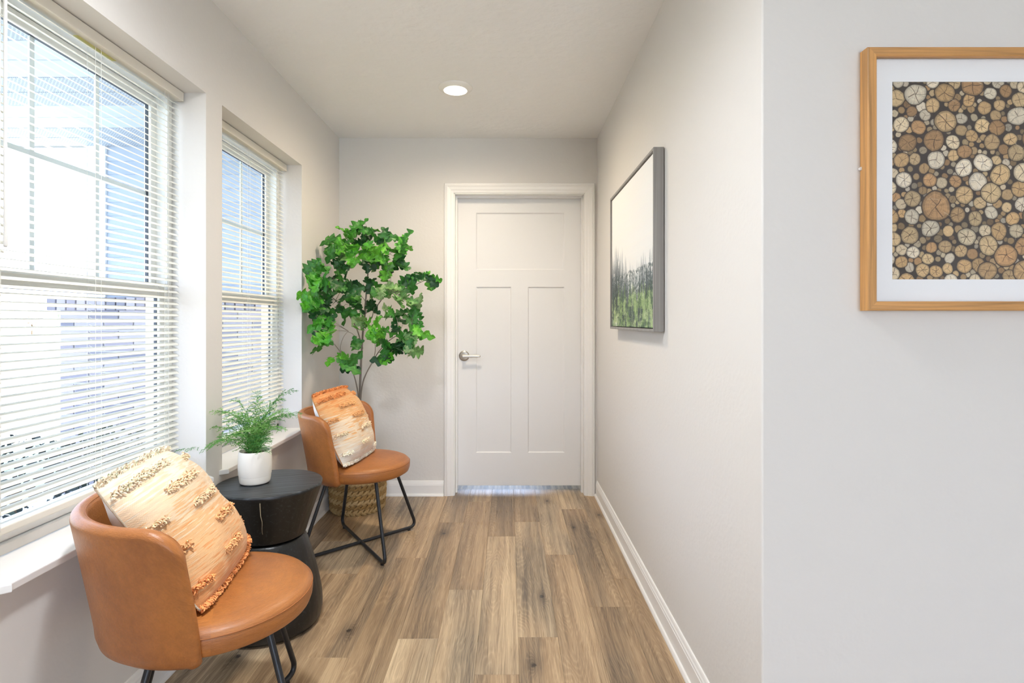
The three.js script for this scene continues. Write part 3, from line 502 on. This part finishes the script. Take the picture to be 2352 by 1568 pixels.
{ // white pot with an airy fern
  const p = thing('fern_pot', 'white ceramic pot holding the airy green fern on the black table', 'plant pot', [-1.0, 0.5528, -2.19]);
  part('pot', lathe([[0, 0.002], [0.05, 0.002], [0.0545, 0.004], [0.0565, 0.009], [0.0582, 0.02], [0.0592, 0.0305], [0.0588, 0.032], [0.0605, 0.036], [0.062, 0.06], [0.0622, 0.085], [0.061, 0.108], [0.0592, 0.124], [0.0583, 0.1275], [0.0565, 0.1285], [0.0548, 0.1265], [0.055, 0.112], [0, 0.112]], 96), phys('#f1ebe0', 0.5, { clearcoat: 0.1, bumpMap: grey(64, 256, (u, v) => 0.5 + 0.25 * Math.sin(v * 420)), bumpScale: 0.00012 }), p);
  part('soil', lathe([[0.0552, 0.113], [0.04, 0.117], [0, 0.118]], 32), std('#3d342c', 1, { bumpMap: peel, bumpScale: 0.004 }), p);
  const f = thing('fern', 'airy green asparagus fern in the white pot', 'plant', [-1.0, 0.665, -2.19]);
  const gm = ['#5da348', '#74b450', '#4a8f3e', '#8cc062'].map((c) => phys(c, 0.6, { transmission: 0.25, thickness: 0, side: THREE.DoubleSide }));
  const needle = new THREE.BufferGeometry(); needle.setAttribute('position', new THREE.Float32BufferAttribute([-0.0009, 0, 0, 0.0009, 0, 0, 0, 0.0105, 0.0006, -0.0009, 0, 0, 0, 0.0105, 0.0006, 0, 0.004, 0.0016], 3)); needle.computeVertexNormals(); needle.setAttribute('uv', new THREE.Float32BufferAttribute(new Float32Array(12), 2));
  reseed(77);
  // tips in metres from the crown: x right, y up, z towards the viewer
  const tips = [[-0.25, 0.03, 0.07], [-0.20, 0.10, 0.02], [-0.17, 0.155, -0.03], [-0.14, 0.17, 0.05], [-0.09, 0.205, 0.0], [-0.05, 0.17, 0.09], [-0.01, 0.215, -0.05], [0.045, 0.20, 0.04], [0.02, 0.245, 0.02], [0.10, 0.205, -0.02], [0.165, 0.245, 0.02], [0.15, 0.17, 0.06], [0.185, 0.155, 0.03], [0.14, 0.11, 0.08], [0.09, 0.07, 0.11], [0.01, 0.10, 0.13], [-0.07, 0.08, 0.13], [-0.13, 0.05, 0.10], [-0.06, 0.14, 0.10], [0.04, 0.14, 0.10], [0.10, 0.13, -0.10], [-0.10, 0.13, -0.09], [0.0, 0.11, -0.12], [-0.18, 0.06, -0.05], [0.08, 0.03, 0.10], [0.05, 0.16, -0.06], [-0.03, 0.13, 0.06], [0.06, 0.11, 0.07], [-0.09, 0.10, 0.04]];
  tips.map(([x, y, z]) => [x * 1.08, y * 1.04, z * 1.08]).forEach(([x, y, z], k) => {
    const L = Math.hypot(x, y, z), end = V(x, y, z), m1 = V(x * 0.3 + rr(-0.01, 0.01), y * 0.5 + 0.03 + 0.04 * L, z * 0.3), m2 = V(x * 0.68, y * 0.88 + 0.02, z * 0.68), c = new THREE.CatmullRomCurve3([V(rr(-0.02, 0.02), -0.01, rr(-0.02, 0.02)), m1, m2, end]);
    const list = [taper(c.getPoints(12), 0.0013, 0.0004, 16, 5)], nb = Math.round(L / 0.0068);
    for (let i = 3; i < nb; i++) {
      const s = i / nb, o = c.getPointAt(s), d = c.getTangentAt(s), side = d.clone().cross(V(rr(-0.4, 0.4), 1, rr(-0.4, 0.4))).normalize().multiplyScalar(i % 2 ? 1 : -1);
      const bl = 0.045 * Math.pow(Math.sin(Math.PI * clamp(0.14 + 0.86 * s)), 0.7) * rr(0.65, 1.15) + 0.004, bd = side.addScaledVector(d, 0.75).addScaledVector(V(0, 1, 0), rr(-0.35, 0.35)).normalize(), tip = o.clone().addScaledVector(bd, bl).add(V(0, -bl * 0.16, 0));
      list.push(taper([o, o.clone().lerp(tip, 0.5).add(V(0, bl * 0.08, 0)), tip], 0.0006, 0.0003, 3, 3));
      const nn = Math.max(2, Math.round(bl / 0.0029));
      for (let j = 1; j <= nn; j++) { const q = o.clone().lerp(tip, j / nn).add(V(0, bl * 0.3 * (j / nn) * (1 - j / nn), 0)), nd = bd.clone().multiplyScalar(0.8).add(V(rr(-1, 1), rr(-0.8, 0.8), rr(-1, 1))).normalize();
        list.push(moved(needle, new THREE.Matrix4().compose(q, new THREE.Quaternion().setFromUnitVectors(V(0, 1, 0), nd), V(1, rr(0.6, 1.1), 1)))); }
    }
    part('frond', merge(list.map((g) => { const h = g.index ? g.toNonIndexed() : g; return h; })), gm[k % 4], f);
  });
}

// ---------------------------------------------------------------- leafy tree in a woven basket
{
  const b = thing('basket', 'round woven seagrass basket behind the farther chair, holding the tree', 'basket', [-0.962, 0, -3.544]);
  const straw = ['#bb9c6a', '#ab8852', '#c6a878', '#9c7b49'].map((c) => std(c, 0.85, { bumpMap: peel, bumpScale: 0.001 }));
  part('inner_wall', lathe([[0, 0.006], [0.15, 0.006], [0.158, 0.012], [0.163, 0.15], [0.158, 0.285], [0.148, 0.285], [0.15, 0.02], [0, 0.02]], 64), std('#a3845a', 0.95), b);
  const strand = new THREE.SphereGeometry(1, 18, 12); strand.rotateX(Math.PI / 2); { const p = strand.attributes.position; for (let i = 0; i < p.count; i++) { const x = p.getX(i), y = p.getY(i), z = p.getZ(i), k = 1 + 0.13 * Math.cos(6 * Math.atan2(y, x) + 3 * z); p.setXYZ(i, x * k, y * k, z); } strand.computeVertexNormals(); } reseed(41);
  for (let r = 0; r < 10; r++) {
    const y = 0.018 + r * 0.0287, R = 0.162 + 0.006 * Math.sin(r / 9 * Math.PI), n = 31, list = [];
    for (let i = 0; i < n; i++) for (const s of [1, -1]) { const a = (i + (r % 2) * 0.5 + (s > 0 ? 0 : 0.5)) / n * Math.PI * 2, m = new THREE.Matrix4().makeRotationY(-a).multiply(M4([R + 0.002 * s, y + s * 0.0056 + rr(-0.001, 0.001), 0], [s * (0.62 + rr(-0.12, 0.12)), rr(-0.1, 0.1), 0], [0.0102, 0.0095, 0.0265])); list.push(moved(strand, m)); }
    part('braid_row', merge(list), straw[(r * 3) % 4], b);
  }
  part('rim', new THREE.TorusGeometry(0.16, 0.01, 8, 64).rotateX(Math.PI / 2).translate(0, 0.296, 0), straw[1], b);
  part('base_ring', new THREE.TorusGeometry(0.157, 0.006, 8, 64).rotateX(Math.PI / 2).translate(0, 0.006, 0), straw[3], b);
  part('moss', lathe([[0.15, 0.262], [0.1, 0.272], [0, 0.276]], 32), std('#5d5a36', 1, { bumpMap: peel, bumpScale: 0.006 }), b);

  const t = thing('indoor_tree', 'tall artificial oak-leaf tree in the corner left of the white door', 'plant', [-0.962, 0.275, -3.544]);
  const O = V(-0.962, 0.275, -3.544);
  const at = (px, py, d) => V((px - 1168) / FOCAL * d, EYE - (py - 737) / FOCAL * d, -d).sub(O);
  const bark = std('#c2b7ab', 0.9, { bumpMap: rep(peel, 1, 6), bumpScale: 0.004 });
  const stem = (name, pts, r0, r1) => { const c = pts.map((p) => at(...p)); part(name, taper(c, r0, r1, 30, 8), bark, t); return new THREE.CatmullRomCurve3(c); };
  const base = [826, 1062, 3.544];
  const S = [
    stem('trunk', [base, [826, 930, 3.54], [829, 840, 3.53], [833, 770, 3.52], [840, 690, 3.5], [846, 620, 3.48], [853, 575, 3.47]], 0.0095, 0.004),
    stem('trunk', [base, [824, 920, 3.53], [815, 868, 3.5], [803, 838, 3.45], [785, 812, 3.38], [768, 790, 3.3]], 0.006, 0.0025),
    stem('trunk', [base, [829, 910, 3.54], [836, 870, 3.5], [855, 832, 3.45], [872, 805, 3.4], [896, 780, 3.36], [920, 766, 3.34]], 0.006, 0.0022),
    stem('branch', [[833, 800, 3.52], [818, 752, 3.44], [793, 712, 3.33], [760, 680, 3.2], [735, 655, 3.1]], 0.0045, 0.002),
    stem('branch', [[838, 720, 3.51], [862, 706, 3.46], [884, 680, 3.4], [915, 668, 3.33], [950, 655, 3.3], [985, 640, 3.28]], 0.0042, 0.0015),
    stem('branch', [[846, 630, 3.48], [826, 600, 3.43], [800, 575, 3.38], [770, 555, 3.34], [752, 547, 3.32]], 0.003, 0.0012),
    stem('branch', [[848, 620, 3.48], [878, 598, 3.42], [905, 575, 3.37], [935, 560, 3.34]], 0.003, 0.0012),
    stem('branch', [[838, 735, 3.51], [838, 690, 3.42], [800, 655, 3.36], [790, 640, 3.35]], 0.003, 0.0012),
    stem('branch', [[858, 830, 3.45], [862, 800, 3.42], [858, 775, 3.38], [850, 752, 3.35]], 0.0025, 0.001),
    stem('branch', [[876, 805, 3.4], [905, 805, 3.34], [925, 790, 3.3], [940, 775, 3.28]], 0.0025, 0.001),
    stem('branch', [[790, 818, 3.38], [782, 800, 3.34], [790, 772, 3.3], [800, 760, 3.28]], 0.0022, 0.001),
    stem('branch', [[853, 575, 3.47], [850, 550, 3.44], [845, 525, 3.42], [838, 512, 3.41]], 0.003, 0.001),
  ];
  // oak leaf: lobed edge, folded along the midrib, drooping
  const leafShape = (k, curl, fold, twist) => grid(10, 30, (u, v) => {
    const s = u * 2 - 1, side = s < 0 ? 1 : 2, f = 3.3 + 0.5 * hash(k, side, 5), env = Math.pow(Math.sin(Math.PI * Math.pow(clamp(v * 0.985 + 0.008), 0.9)), 0.6), l0 = 0.5 + 0.5 * Math.cos(v * Math.PI * 2 * f - 1.1 - 0.7 * hash(k, side, 6)), lobe = (0.40 + 0.60 * Math.pow(l0, 0.45)) * (0.88 + 0.28 * noise(v * 4.5, k * 3 + side * 9, 8)) * (1 + 0.05 * Math.cos(v * 62 + side)), w = 0.39 * env * lobe * (0.66 + 0.56 * v);
    const x = s * w, vv = v + 0.035 * Math.abs(s) * lobe * env, rip = 0.055 * Math.sin(vv * 11 + s * 2 + k) * Math.abs(s) * env + 0.03 * noise(x * 9 + k, vv * 9, 4);
    return V(x, vv - 0.12 * curl * vv * vv, fold * Math.abs(x) - curl * vv * vv + rip + twist * x * vv);
  });
  const shapes = [leafShape(1, 0.2, 0.25, 0.3), leafShape(2, 0.5, 0.15, -0.5), leafShape(3, 0.05, 0.4, 0.6), leafShape(4, 0.75, 0.25, 0.1), leafShape(5, 0.35, 0.5, -0.3), leafShape(6, -0.25, 0.2, 0.4)];
  const leafTex = texture(256, 256, (u, v) => { const s = Math.abs(u - 0.5) * 2, mid = smooth(0.07, 0.0, s), side = Math.pow(1 - Math.abs(2 * ((v * 8 - s * 1.6 + 10) % 1) - 1), 7) * (1 - 0.8 * s), k = 0.94 + 0.30 * fbm(u * 7, v * 7, 4, 4) + 0.14 * noise(u * 60, v * 60, 6), li = 0.42 * mid + 0.34 * side; return [205 * k + 50 * li, 215 * k + 45 * li, 185 * k + 50 * li]; });
  const green = (c) => phys(c, 0.5, { map: leafTex, transmission: 0.22, thickness: 0, side: THREE.DoubleSide });
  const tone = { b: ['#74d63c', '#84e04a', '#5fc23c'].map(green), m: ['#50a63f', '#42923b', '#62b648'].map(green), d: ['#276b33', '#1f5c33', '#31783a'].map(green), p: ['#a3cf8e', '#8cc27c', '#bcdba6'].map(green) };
  // clusters read off the photograph: x, y, distance, spread x, spread y, how many, tones
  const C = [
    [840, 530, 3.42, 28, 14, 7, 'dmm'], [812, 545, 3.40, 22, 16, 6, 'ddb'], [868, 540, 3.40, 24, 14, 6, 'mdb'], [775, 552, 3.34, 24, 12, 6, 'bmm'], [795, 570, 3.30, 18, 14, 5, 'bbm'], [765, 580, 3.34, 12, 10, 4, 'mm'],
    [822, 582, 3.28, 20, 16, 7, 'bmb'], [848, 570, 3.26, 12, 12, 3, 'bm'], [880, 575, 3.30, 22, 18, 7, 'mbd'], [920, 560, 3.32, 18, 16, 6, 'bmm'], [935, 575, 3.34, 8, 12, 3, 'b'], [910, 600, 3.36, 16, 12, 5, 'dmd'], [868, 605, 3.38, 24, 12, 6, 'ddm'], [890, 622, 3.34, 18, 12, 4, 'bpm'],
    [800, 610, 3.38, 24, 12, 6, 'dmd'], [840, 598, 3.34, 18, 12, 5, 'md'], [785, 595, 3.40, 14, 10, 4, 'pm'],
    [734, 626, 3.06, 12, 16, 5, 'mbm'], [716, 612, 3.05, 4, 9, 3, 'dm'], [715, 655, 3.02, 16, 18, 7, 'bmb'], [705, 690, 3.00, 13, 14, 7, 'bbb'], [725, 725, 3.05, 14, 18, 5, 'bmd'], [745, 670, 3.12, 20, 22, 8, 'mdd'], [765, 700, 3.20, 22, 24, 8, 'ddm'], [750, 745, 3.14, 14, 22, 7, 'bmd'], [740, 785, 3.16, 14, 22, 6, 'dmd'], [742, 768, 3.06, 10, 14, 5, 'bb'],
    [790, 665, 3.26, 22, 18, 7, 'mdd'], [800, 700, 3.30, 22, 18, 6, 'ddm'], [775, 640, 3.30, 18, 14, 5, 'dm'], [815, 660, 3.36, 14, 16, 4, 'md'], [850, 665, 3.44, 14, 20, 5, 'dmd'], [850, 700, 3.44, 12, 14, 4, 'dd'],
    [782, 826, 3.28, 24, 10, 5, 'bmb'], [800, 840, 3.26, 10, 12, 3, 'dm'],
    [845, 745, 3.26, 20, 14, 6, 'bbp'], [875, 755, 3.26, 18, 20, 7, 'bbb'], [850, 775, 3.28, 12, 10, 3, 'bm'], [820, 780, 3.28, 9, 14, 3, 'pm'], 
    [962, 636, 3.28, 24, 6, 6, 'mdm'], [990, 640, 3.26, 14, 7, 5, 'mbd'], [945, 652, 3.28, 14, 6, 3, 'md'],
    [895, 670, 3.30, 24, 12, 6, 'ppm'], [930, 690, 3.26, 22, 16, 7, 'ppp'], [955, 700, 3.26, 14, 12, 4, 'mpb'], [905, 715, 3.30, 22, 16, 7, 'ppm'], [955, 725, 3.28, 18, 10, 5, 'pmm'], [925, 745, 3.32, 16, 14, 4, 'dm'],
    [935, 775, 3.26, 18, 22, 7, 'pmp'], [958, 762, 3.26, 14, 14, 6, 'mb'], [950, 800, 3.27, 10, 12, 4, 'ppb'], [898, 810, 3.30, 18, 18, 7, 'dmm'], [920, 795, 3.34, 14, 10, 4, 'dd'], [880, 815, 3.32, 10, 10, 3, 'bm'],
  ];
  reseed(97);
  const up = V(0, 1, 0);
  let n = 0;
  for (const [cx, cy, cd, sx, sy, count, tn] of C) {
    const c = at(cx, cy, cd); let best = null, bd = 1e9, curve = S[0];
    for (const s of S) for (let i = 4; i <= 24; i++) { const p = s.getPoint(i / 24), q = p.distanceTo(c) + (p.y > c.y + 0.05 ? 0.12 : 0); if (q < bd) { bd = q; best = p; curve = s; } }
    if (bd > 0.035) part('twig', taper([best, best.clone().lerp(c, 0.5).add(V(0, 0.012, 0)), c], 0.0018, 0.001, 8, 5), bark, t);
    for (let i = 0; i < count; i++) {
      if (n >= 299) break;
      const p = at(cx + rr(-1, 1) * sx, cy + rr(-1, 1) * sy, cd + rr(-0.07, 0.05)); if (p.x + O.x < -1.125) p.x = -1.125 - O.x + rand() * 0.03;
      const away = p.clone().sub(best), dir = V(away.x * 3 + rr(-0.6, 0.6), rr(-0.75, 0.35), away.z * 2 + rr(-0.25, 0.6)).normalize();
      const face = V(rr(-0.85, 0.75), rr(-0.2, 1), rr(0.25, 1)).normalize(), x = dir.clone().cross(face).normalize(), z = x.clone().cross(dir).normalize();
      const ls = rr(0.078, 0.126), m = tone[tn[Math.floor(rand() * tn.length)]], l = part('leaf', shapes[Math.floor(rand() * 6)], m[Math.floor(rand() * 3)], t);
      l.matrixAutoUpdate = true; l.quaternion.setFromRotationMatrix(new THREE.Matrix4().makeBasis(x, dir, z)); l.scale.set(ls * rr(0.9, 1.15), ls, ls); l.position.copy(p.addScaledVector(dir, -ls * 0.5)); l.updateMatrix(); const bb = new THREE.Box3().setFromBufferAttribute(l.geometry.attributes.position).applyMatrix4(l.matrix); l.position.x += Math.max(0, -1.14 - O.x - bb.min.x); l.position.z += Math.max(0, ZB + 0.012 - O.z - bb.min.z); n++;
    }
  }
}

// ---------------------------------------------------------------- pictures
{ // framed forest print on the right wall
  const d = 0.042, w = 0.92, h = 0.717, t = thing('framed_picture', 'grey-framed canvas of a misty pine forest on the right wall', 'picture', [XR - 0.002, 1.5065, -2.6115], -Math.PI / 2);   // local x runs towards the door, z out of the wall
  const S = 512, cv = document.createElement('canvas'); cv.width = 660; cv.height = S; const g = cv.getContext('2d'); reseed(12);
  const sky = g.createLinearGradient(0, 0, 0, S); sky.addColorStop(0, '#f4f4f2'); sky.addColorStop(0.5, '#eeefee'); sky.addColorStop(1, '#d8dcdc'); g.fillStyle = sky; g.fillRect(0, 0, 660, S);
  const pine = (x, y, ht, wd, col, al) => { g.globalAlpha = al; g.fillStyle = col; g.beginPath(); g.moveTo(x, y - ht); const k = 13; for (let i = 1; i <= k; i++) { const q = i / k; g.lineTo(x + wd * q * rr(0.75, 1.15), y - ht * (1 - q)); g.lineTo(x + wd * q * 0.45, y - ht * (1 - q) - 1); } g.lineTo(x - wd * 0.4, y); for (let i = k; i >= 1; i--) { const q = i / k; g.lineTo(x - wd * q * rr(0.75, 1.15), y - ht * (1 - q)); g.lineTo(x - wd * q * 0.45, y - ht * (1 - q) - 1); } g.fill(); };
  const ridge = (x) => 0.62 + 0.07 * Math.cos((x / 660) * 5.2 + 2.6) - 0.05 * Math.sin(x / 660 * 9);
  for (let L = 0; L < 7; L++) for (let i = 0; i < 40; i++) { const x = rr(-20, 680), q = L / 6, base = (ridge(x) + 0.02 + q * 0.40) * S + rr(-12, 14), near = Math.abs(x / 660 - 0.5) * 0.25; const cols = ['#b9bfc2', '#969da2', '#767e84', '#5b656a', '#4a565a', '#3c4a48', '#33423e']; pine(x, base, rr(55, 125) * (0.7 + 0.45 * q), rr(20, 36) * (0.8 + 0.5 * q), cols[L], 0.56 + 0.42 * q - near); }
  for (let i = 0; i < 110; i++) { const x = rr(-10, 670), y = rr(0.84, 1.12) * S; pine(x, y, rr(45, 115), rr(24, 44), ['#5f7d55', '#76935f', '#97ad78', '#4c6650', '#b3c494', '#3d504a'][Math.floor(rand() * 6)], 0.7); }
  for (let i = 0; i < 2600; i++) { const y = rr(0.62, 1.02), x = rr(0, 660); g.globalAlpha = 0.32; g.fillStyle = y > 0.78 && noise(x * 0.03, y * 14, 5) > -0.1 ? ['#a9c08a', '#8fae74', '#c2d0a4', '#6d8c62'][i % 4] : ['#4c5a5c', '#39484a', '#6b777a', '#2e3d3c'][i % 4]; g.beginPath(); g.ellipse(x, y * S, rr(3, 9), rr(2, 6), rr(-0.6, 0.6), 0, 7); g.fill(); } g.globalAlpha = 1;
  const tx = new THREE.CanvasTexture(cv); tx.colorSpace = THREE.SRGBColorSpace;
  const gw = texture(256, 256, (u, v) => { const k = 150 + 30 * fbm(u * 60, v * 3, 3, 4) + 14 * fbm(u * 4, v * 2, 6, 2); return [k, k * 0.985, k * 0.97]; });
  const gwr = rep(gw, 14, 1); gwr.offset.set(0, 0.5); const fm = std('#ffffff', 0.6, { map: gwr }), e = 0.011;
  const side = (x0, x1, y0, y1, name, lab) => part(name, uvBox(box(x0, x1, y0, y1, 0.001, d, 0.0012)), fm, t, lab);
  side(-w / 2, -w / 2 + e, -h / 2, h / 2, 'frame_side'); side(w / 2 - e, w / 2, -h / 2, h / 2, 'frame_side'); side(-w / 2 + e, w / 2 - e, h / 2 - e, h / 2, 'frame_side'); side(-w / 2 + e, w / 2 - e, -h / 2, -h / 2 + e, 'frame_side');
  part('canvas_block', box(-w / 2 + e + 0.004, w / 2 - e - 0.004, -h / 2 + e + 0.004, h / 2 - e - 0.004, 0.004, d - 0.0085), std('#e9e8e4', 0.9), t);
  part('shadow_gap_back', box(-w / 2 + e - 0.002, w / 2 - e + 0.002, -h / 2 + e - 0.002, h / 2 - e + 0.002, 0.001, 0.006), std('#3b3a39', 0.9), t);
  part('print', new THREE.PlaneGeometry(w - 2 * e - 0.008, h - 2 * e - 0.008).translate(0, 0, d - 0.008), std('#ffffff', 0.75, { map: tx, bumpMap: rep(peel, 3, 3), bumpScale: 0.0004 }), t);
}
{ // framed print of stacked log ends on the facing wall
  const d = 0.0306, h = 0.6166, w = 0.8, x0 = 0.8405, t = thing('framed_picture', 'oak-framed print of stacked firewood log ends at the right edge', 'picture', [x0 + w / 2, 1.5227, ZC + 0.0005]);
  const W = 1200, H = 868, k = W / 0.65, cv = document.createElement('canvas'); cv.width = W; cv.height = H; const g = cv.getContext('2d'); reseed(63);
  g.fillStyle = '#352c27'; g.fillRect(0, 0, W, H);
  for (let i = 0; i < 900; i++) { g.globalAlpha = 0.25; g.fillStyle = ['#4a3b30', '#1d1a1a', '#3a3a3c', '#5a4a38'][i % 4]; g.beginPath(); g.ellipse(rr(0, W), rr(0, H), rr(4, 18), rr(3, 10), rr(0, 3), 0, 7); g.fill(); } g.globalAlpha = 1;
  const logs = [], cell = []; 
  // the larger ends where the print shows them (measured in the print's pixels), then smaller ones packed between
  const big = [[105, 66, 55], [232, 60, 49], [18, 88, 46], [238, 208, 55], [180, 125, 38], [185, 306, 54], [72, 318, 45], [118, 238, 38], [195, 408, 46], [195, 650, 72], [355, 20, 54], [338, 96, 33], [550, 180, 50], [560, 96, 40], [432, 62, 32], [500, 50, 32], [545, 372, 42], [440, 315, 40], [520, 300, 34], [400, 424, 47], [475, 488, 52], [378, 520, 46], [436, 580, 50], [316, 450, 45], [280, 520, 30], [318, 590, 44], [330, 810, 46], [425, 855, 52], [80, 800, 44], [170, 765, 44], [366, 715, 38], [470, 780, 44], [500, 905, 55], [610, 300, 50], [600, 400, 30], [620, 210, 38], [640, 700, 74], [560, 560, 40], [572, 640, 38], [530, 715, 34], [575, 860, 42], [420, 985, 44], [640, 95, 32], [160, 925, 30], [380, 955, 36]].map(([x, y, r]) => [x * 0.98, y * 0.84, r * 0.9]);
  for (const b of big) logs.push(b);
  for (let i = 0; i < 16000 && logs.length < 760; i++) { const r = i < 1200 ? rr(36, 56) : i < 5000 ? rr(24, 38) : rr(10, 24), x = rr(-10, W + 10), y = rr(-10, H + 10); if (i < 1200 && x < 560) continue; if (logs.every(([a, b, q]) => Math.hypot(a - x, b - y) > (q + r) * (i < 5000 ? 0.88 : 0.8))) logs.push([x, y, r]); }
  logs.sort((a, b) => a[2] - b[2]);
  for (const [x, y, r] of logs) {
    const ex = rr(0.86, 1.0), rot = rr(0, 3.14), base = [[226, 196, 148], [212, 174, 122], [234, 214, 178], [196, 154, 106], [220, 186, 136], [240, 226, 200]][Math.floor(rand() * 6)], dk = r < 20 ? rr(0.62, 1) : rr(0.84, 1.04);
    const rgb = (m) => `rgb(${base.map((c) => Math.min(255, Math.round(c * m * dk))).join(',')})`;
    g.save(); g.translate(x, y); g.rotate(rot); g.scale(1, ex);
    const blob = (q) => { g.beginPath(); for (let i = 0; i <= 30; i++) { const a = i / 30 * 6.283, w2 = q * (1 + 0.075 * noise(Math.cos(a) * 1.5 + x, Math.sin(a) * 1.5 + y, 3) + 0.03 * noise(Math.cos(a) * 5 + x, Math.sin(a) * 5 + y, 6)); i ? g.lineTo(Math.cos(a) * w2, Math.sin(a) * w2) : g.moveTo(w2, 0); } g.closePath(); };
    g.fillStyle = '#3a2c22'; blob(r * 1.05); g.fill(); g.fillStyle = rgb(0.6); blob(r * 0.985); g.fill(); g.fillStyle = rgb(0.84); blob(r * 0.93); g.fill(); g.fillStyle = rgb(1.0); blob(r * 0.8); g.fill();
    g.save(); blob(r * 0.96); g.clip();
    for (let i = 0; i < r * 1.6; i++) { g.globalAlpha = 0.15; g.fillStyle = rand() < 0.5 ? rgb(0.6) : rgb(1.25); const a = rr(0, 6.283), q = Math.sqrt(rand()) * r; g.beginPath(); g.ellipse(Math.cos(a) * q, Math.sin(a) * q, rr(r * 0.05, r * 0.28), rr(r * 0.03, r * 0.1), a, 0, 7); g.fill(); }
    g.globalAlpha = 0.22; g.strokeStyle = rgb(0.5); for (let q = 0.15; q < 0.9; q += rr(0.07, 0.16)) { g.lineWidth = rr(0.6, 2); blob(r * q); g.stroke(); }
    g.strokeStyle = '#3d2a1c'; const nc = r > 26 ? 3 + Math.floor(rand() * 4) : r > 16 ? Math.floor(rand() * 4) : 0, a0 = rr(0, 6.28);
    for (let i = 0; i < nc; i++) { const a = a0 + i * 6.283 / nc + rr(-0.35, 0.35), q = rr(0.6, 1.02) * r, bx = rr(-0.08, 0.08) * r; g.globalAlpha = rr(0.55, 0.9); g.lineWidth = Math.max(1.2, r * rr(0.03, 0.075)); g.beginPath(); g.moveTo(bx, bx); g.lineTo(Math.cos(a + 0.12) * q * 0.5, Math.sin(a + 0.12) * q * 0.5); g.lineTo(Math.cos(a) * q, Math.sin(a) * q); g.stroke(); }
    g.restore(); g.restore(); g.globalAlpha = 1;
  }
  for (let i = 0; i < 22; i++) { g.strokeStyle = '#cdbfa6'; g.globalAlpha = 0.7; g.lineWidth = rr(1, 2.6); const x = rr(0, W), y = rr(0, H); g.beginPath(); g.moveTo(x, y); g.quadraticCurveTo(x + rr(-30, 30), y + rr(-14, 14), x + rr(-60, 60), y + rr(-24, 24)); g.stroke(); } g.globalAlpha = 1;
  const tx = new THREE.CanvasTexture(cv); tx.colorSpace = THREE.SRGBColorSpace;
  const oakT = texture(512, 128, (u, v) => { const y = v + 0.03 * fbm(u * 3, v * 3, 7, 3), s = fbm(u * 5, y * 26, 8, 4), l = Math.pow(1 - Math.abs(2 * ((y * 5 + 0.9 * fbm(u * 2, y * 3, 9, 3) + 10) % 1) - 1), 4), q = 1 + 0.16 * s - 0.12 * l; return [204 * q, 151 * q, 90 * q]; });
  const oak = phys('#ffffff', 0.45, { map: oakT, bumpMap: peel, bumpScale: 0.0003 });
  // mitred frame of four moulded lengths, outer arris a little eased
  const fw = 0.0215, prof = [[0, 0], [0, d - 0.003], [0.0012, d - 0.0008], [0.003, d], [fw - 0.003, d - 0.001], [fw, d - 0.003], [fw, d - 0.014], [fw - 0.006, d - 0.014], [fw - 0.006, 0]];
  const length = (horiz, sgn) => { const A = horiz ? w / 2 : h / 2, B = horiz ? h / 2 : w / 2, pos = [], uv = [], n = prof.length;
    const pt = (e, a, o) => { const along = e * (A - a), across = sgn * (B - a); return horiz ? [along, across, o] : [across, along, o]; };
    let acc = 0; for (let i = 0; i < n; i++) { const j = (i + 1) % n, [a, o] = prof[i], [a2, o2] = prof[j], q = Math.hypot(a - a2, o - o2), P = [pt(-1, a, o), pt(1, a, o), pt(1, a2, o2), pt(-1, a2, o2)], U = [[-(A - a) / 0.9, acc / 0.12], [(A - a) / 0.9, acc / 0.12], [(A - a2) / 0.9, (acc + q) / 0.12], [-(A - a2) / 0.9, (acc + q) / 0.12]], T = (horiz ? sgn > 0 : sgn < 0) ? [0, 2, 1, 0, 3, 2] : [0, 1, 2, 0, 2, 3]; for (const k2 of T) { pos.push(...P[k2]); uv.push(U[k2][0] + 0.5, U[k2][1] + (horiz ? 0.3 : 0.75) + sgn * 0.11); } acc += q; }
    const q = new THREE.BufferGeometry(); q.setAttribute('position', new THREE.Float32BufferAttribute(pos, 3)); q.setAttribute('uv', new THREE.Float32BufferAttribute(uv, 2)); q.computeVertexNormals(); return q; };
  for (const [hz, s] of [[true, 1], [true, -1], [false, 1], [false, -1]]) part('frame_side', length(hz, s), oak, t);
  const iw = w / 2 - fw + 0.005, ih = h / 2 - fw + 0.005, pw = w / 2 - 0.0688, ph = 0.234;
  const ms = new THREE.Shape([[-iw, -ih], [iw, -ih], [iw, ih], [-iw, ih]].map(([a, b]) => new THREE.Vector2(a, b))); ms.holes.push(new THREE.Path([[-pw, -ph], [pw, -ph], [pw, ph - 0.0], [-pw, ph]].map(([a, b]) => new THREE.Vector2(a, b))));
  part('mat_board', new THREE.ExtrudeGeometry(ms, { depth: 0.0015, bevelEnabled: false }).translate(0, 0, 0.0105), std('#f3f4f6', 0.9), t, 'white mat board');
  part('print', new THREE.PlaneGeometry(pw * 2 + 0.002, ph * 2 + 0.002).translate(0, 0, 0.0104), std('#ffffff', 0.7, { map: tx }), t);
  part('backing_board', box(-iw, iw, -ih, ih, 0.006, 0.0095), std('#6b5a48', 0.9), t);
  part('glazing', new THREE.PlaneGeometry(iw * 2, ih * 2).translate(0, 0, 0.0155), phys('#ffffff', 0.02, { transmission: 1, thickness: 0, ior: 1.5 }), t);
  for (const y of [0.03]) part('bumper', new THREE.CylinderGeometry(0.004, 0.004, 0.006, 12).rotateX(Math.PI / 2).translate(-w / 2 - 0.001, y, 0.004), std('#eeeeee', 0.6), t);
}

renderer.render(scene, camera);
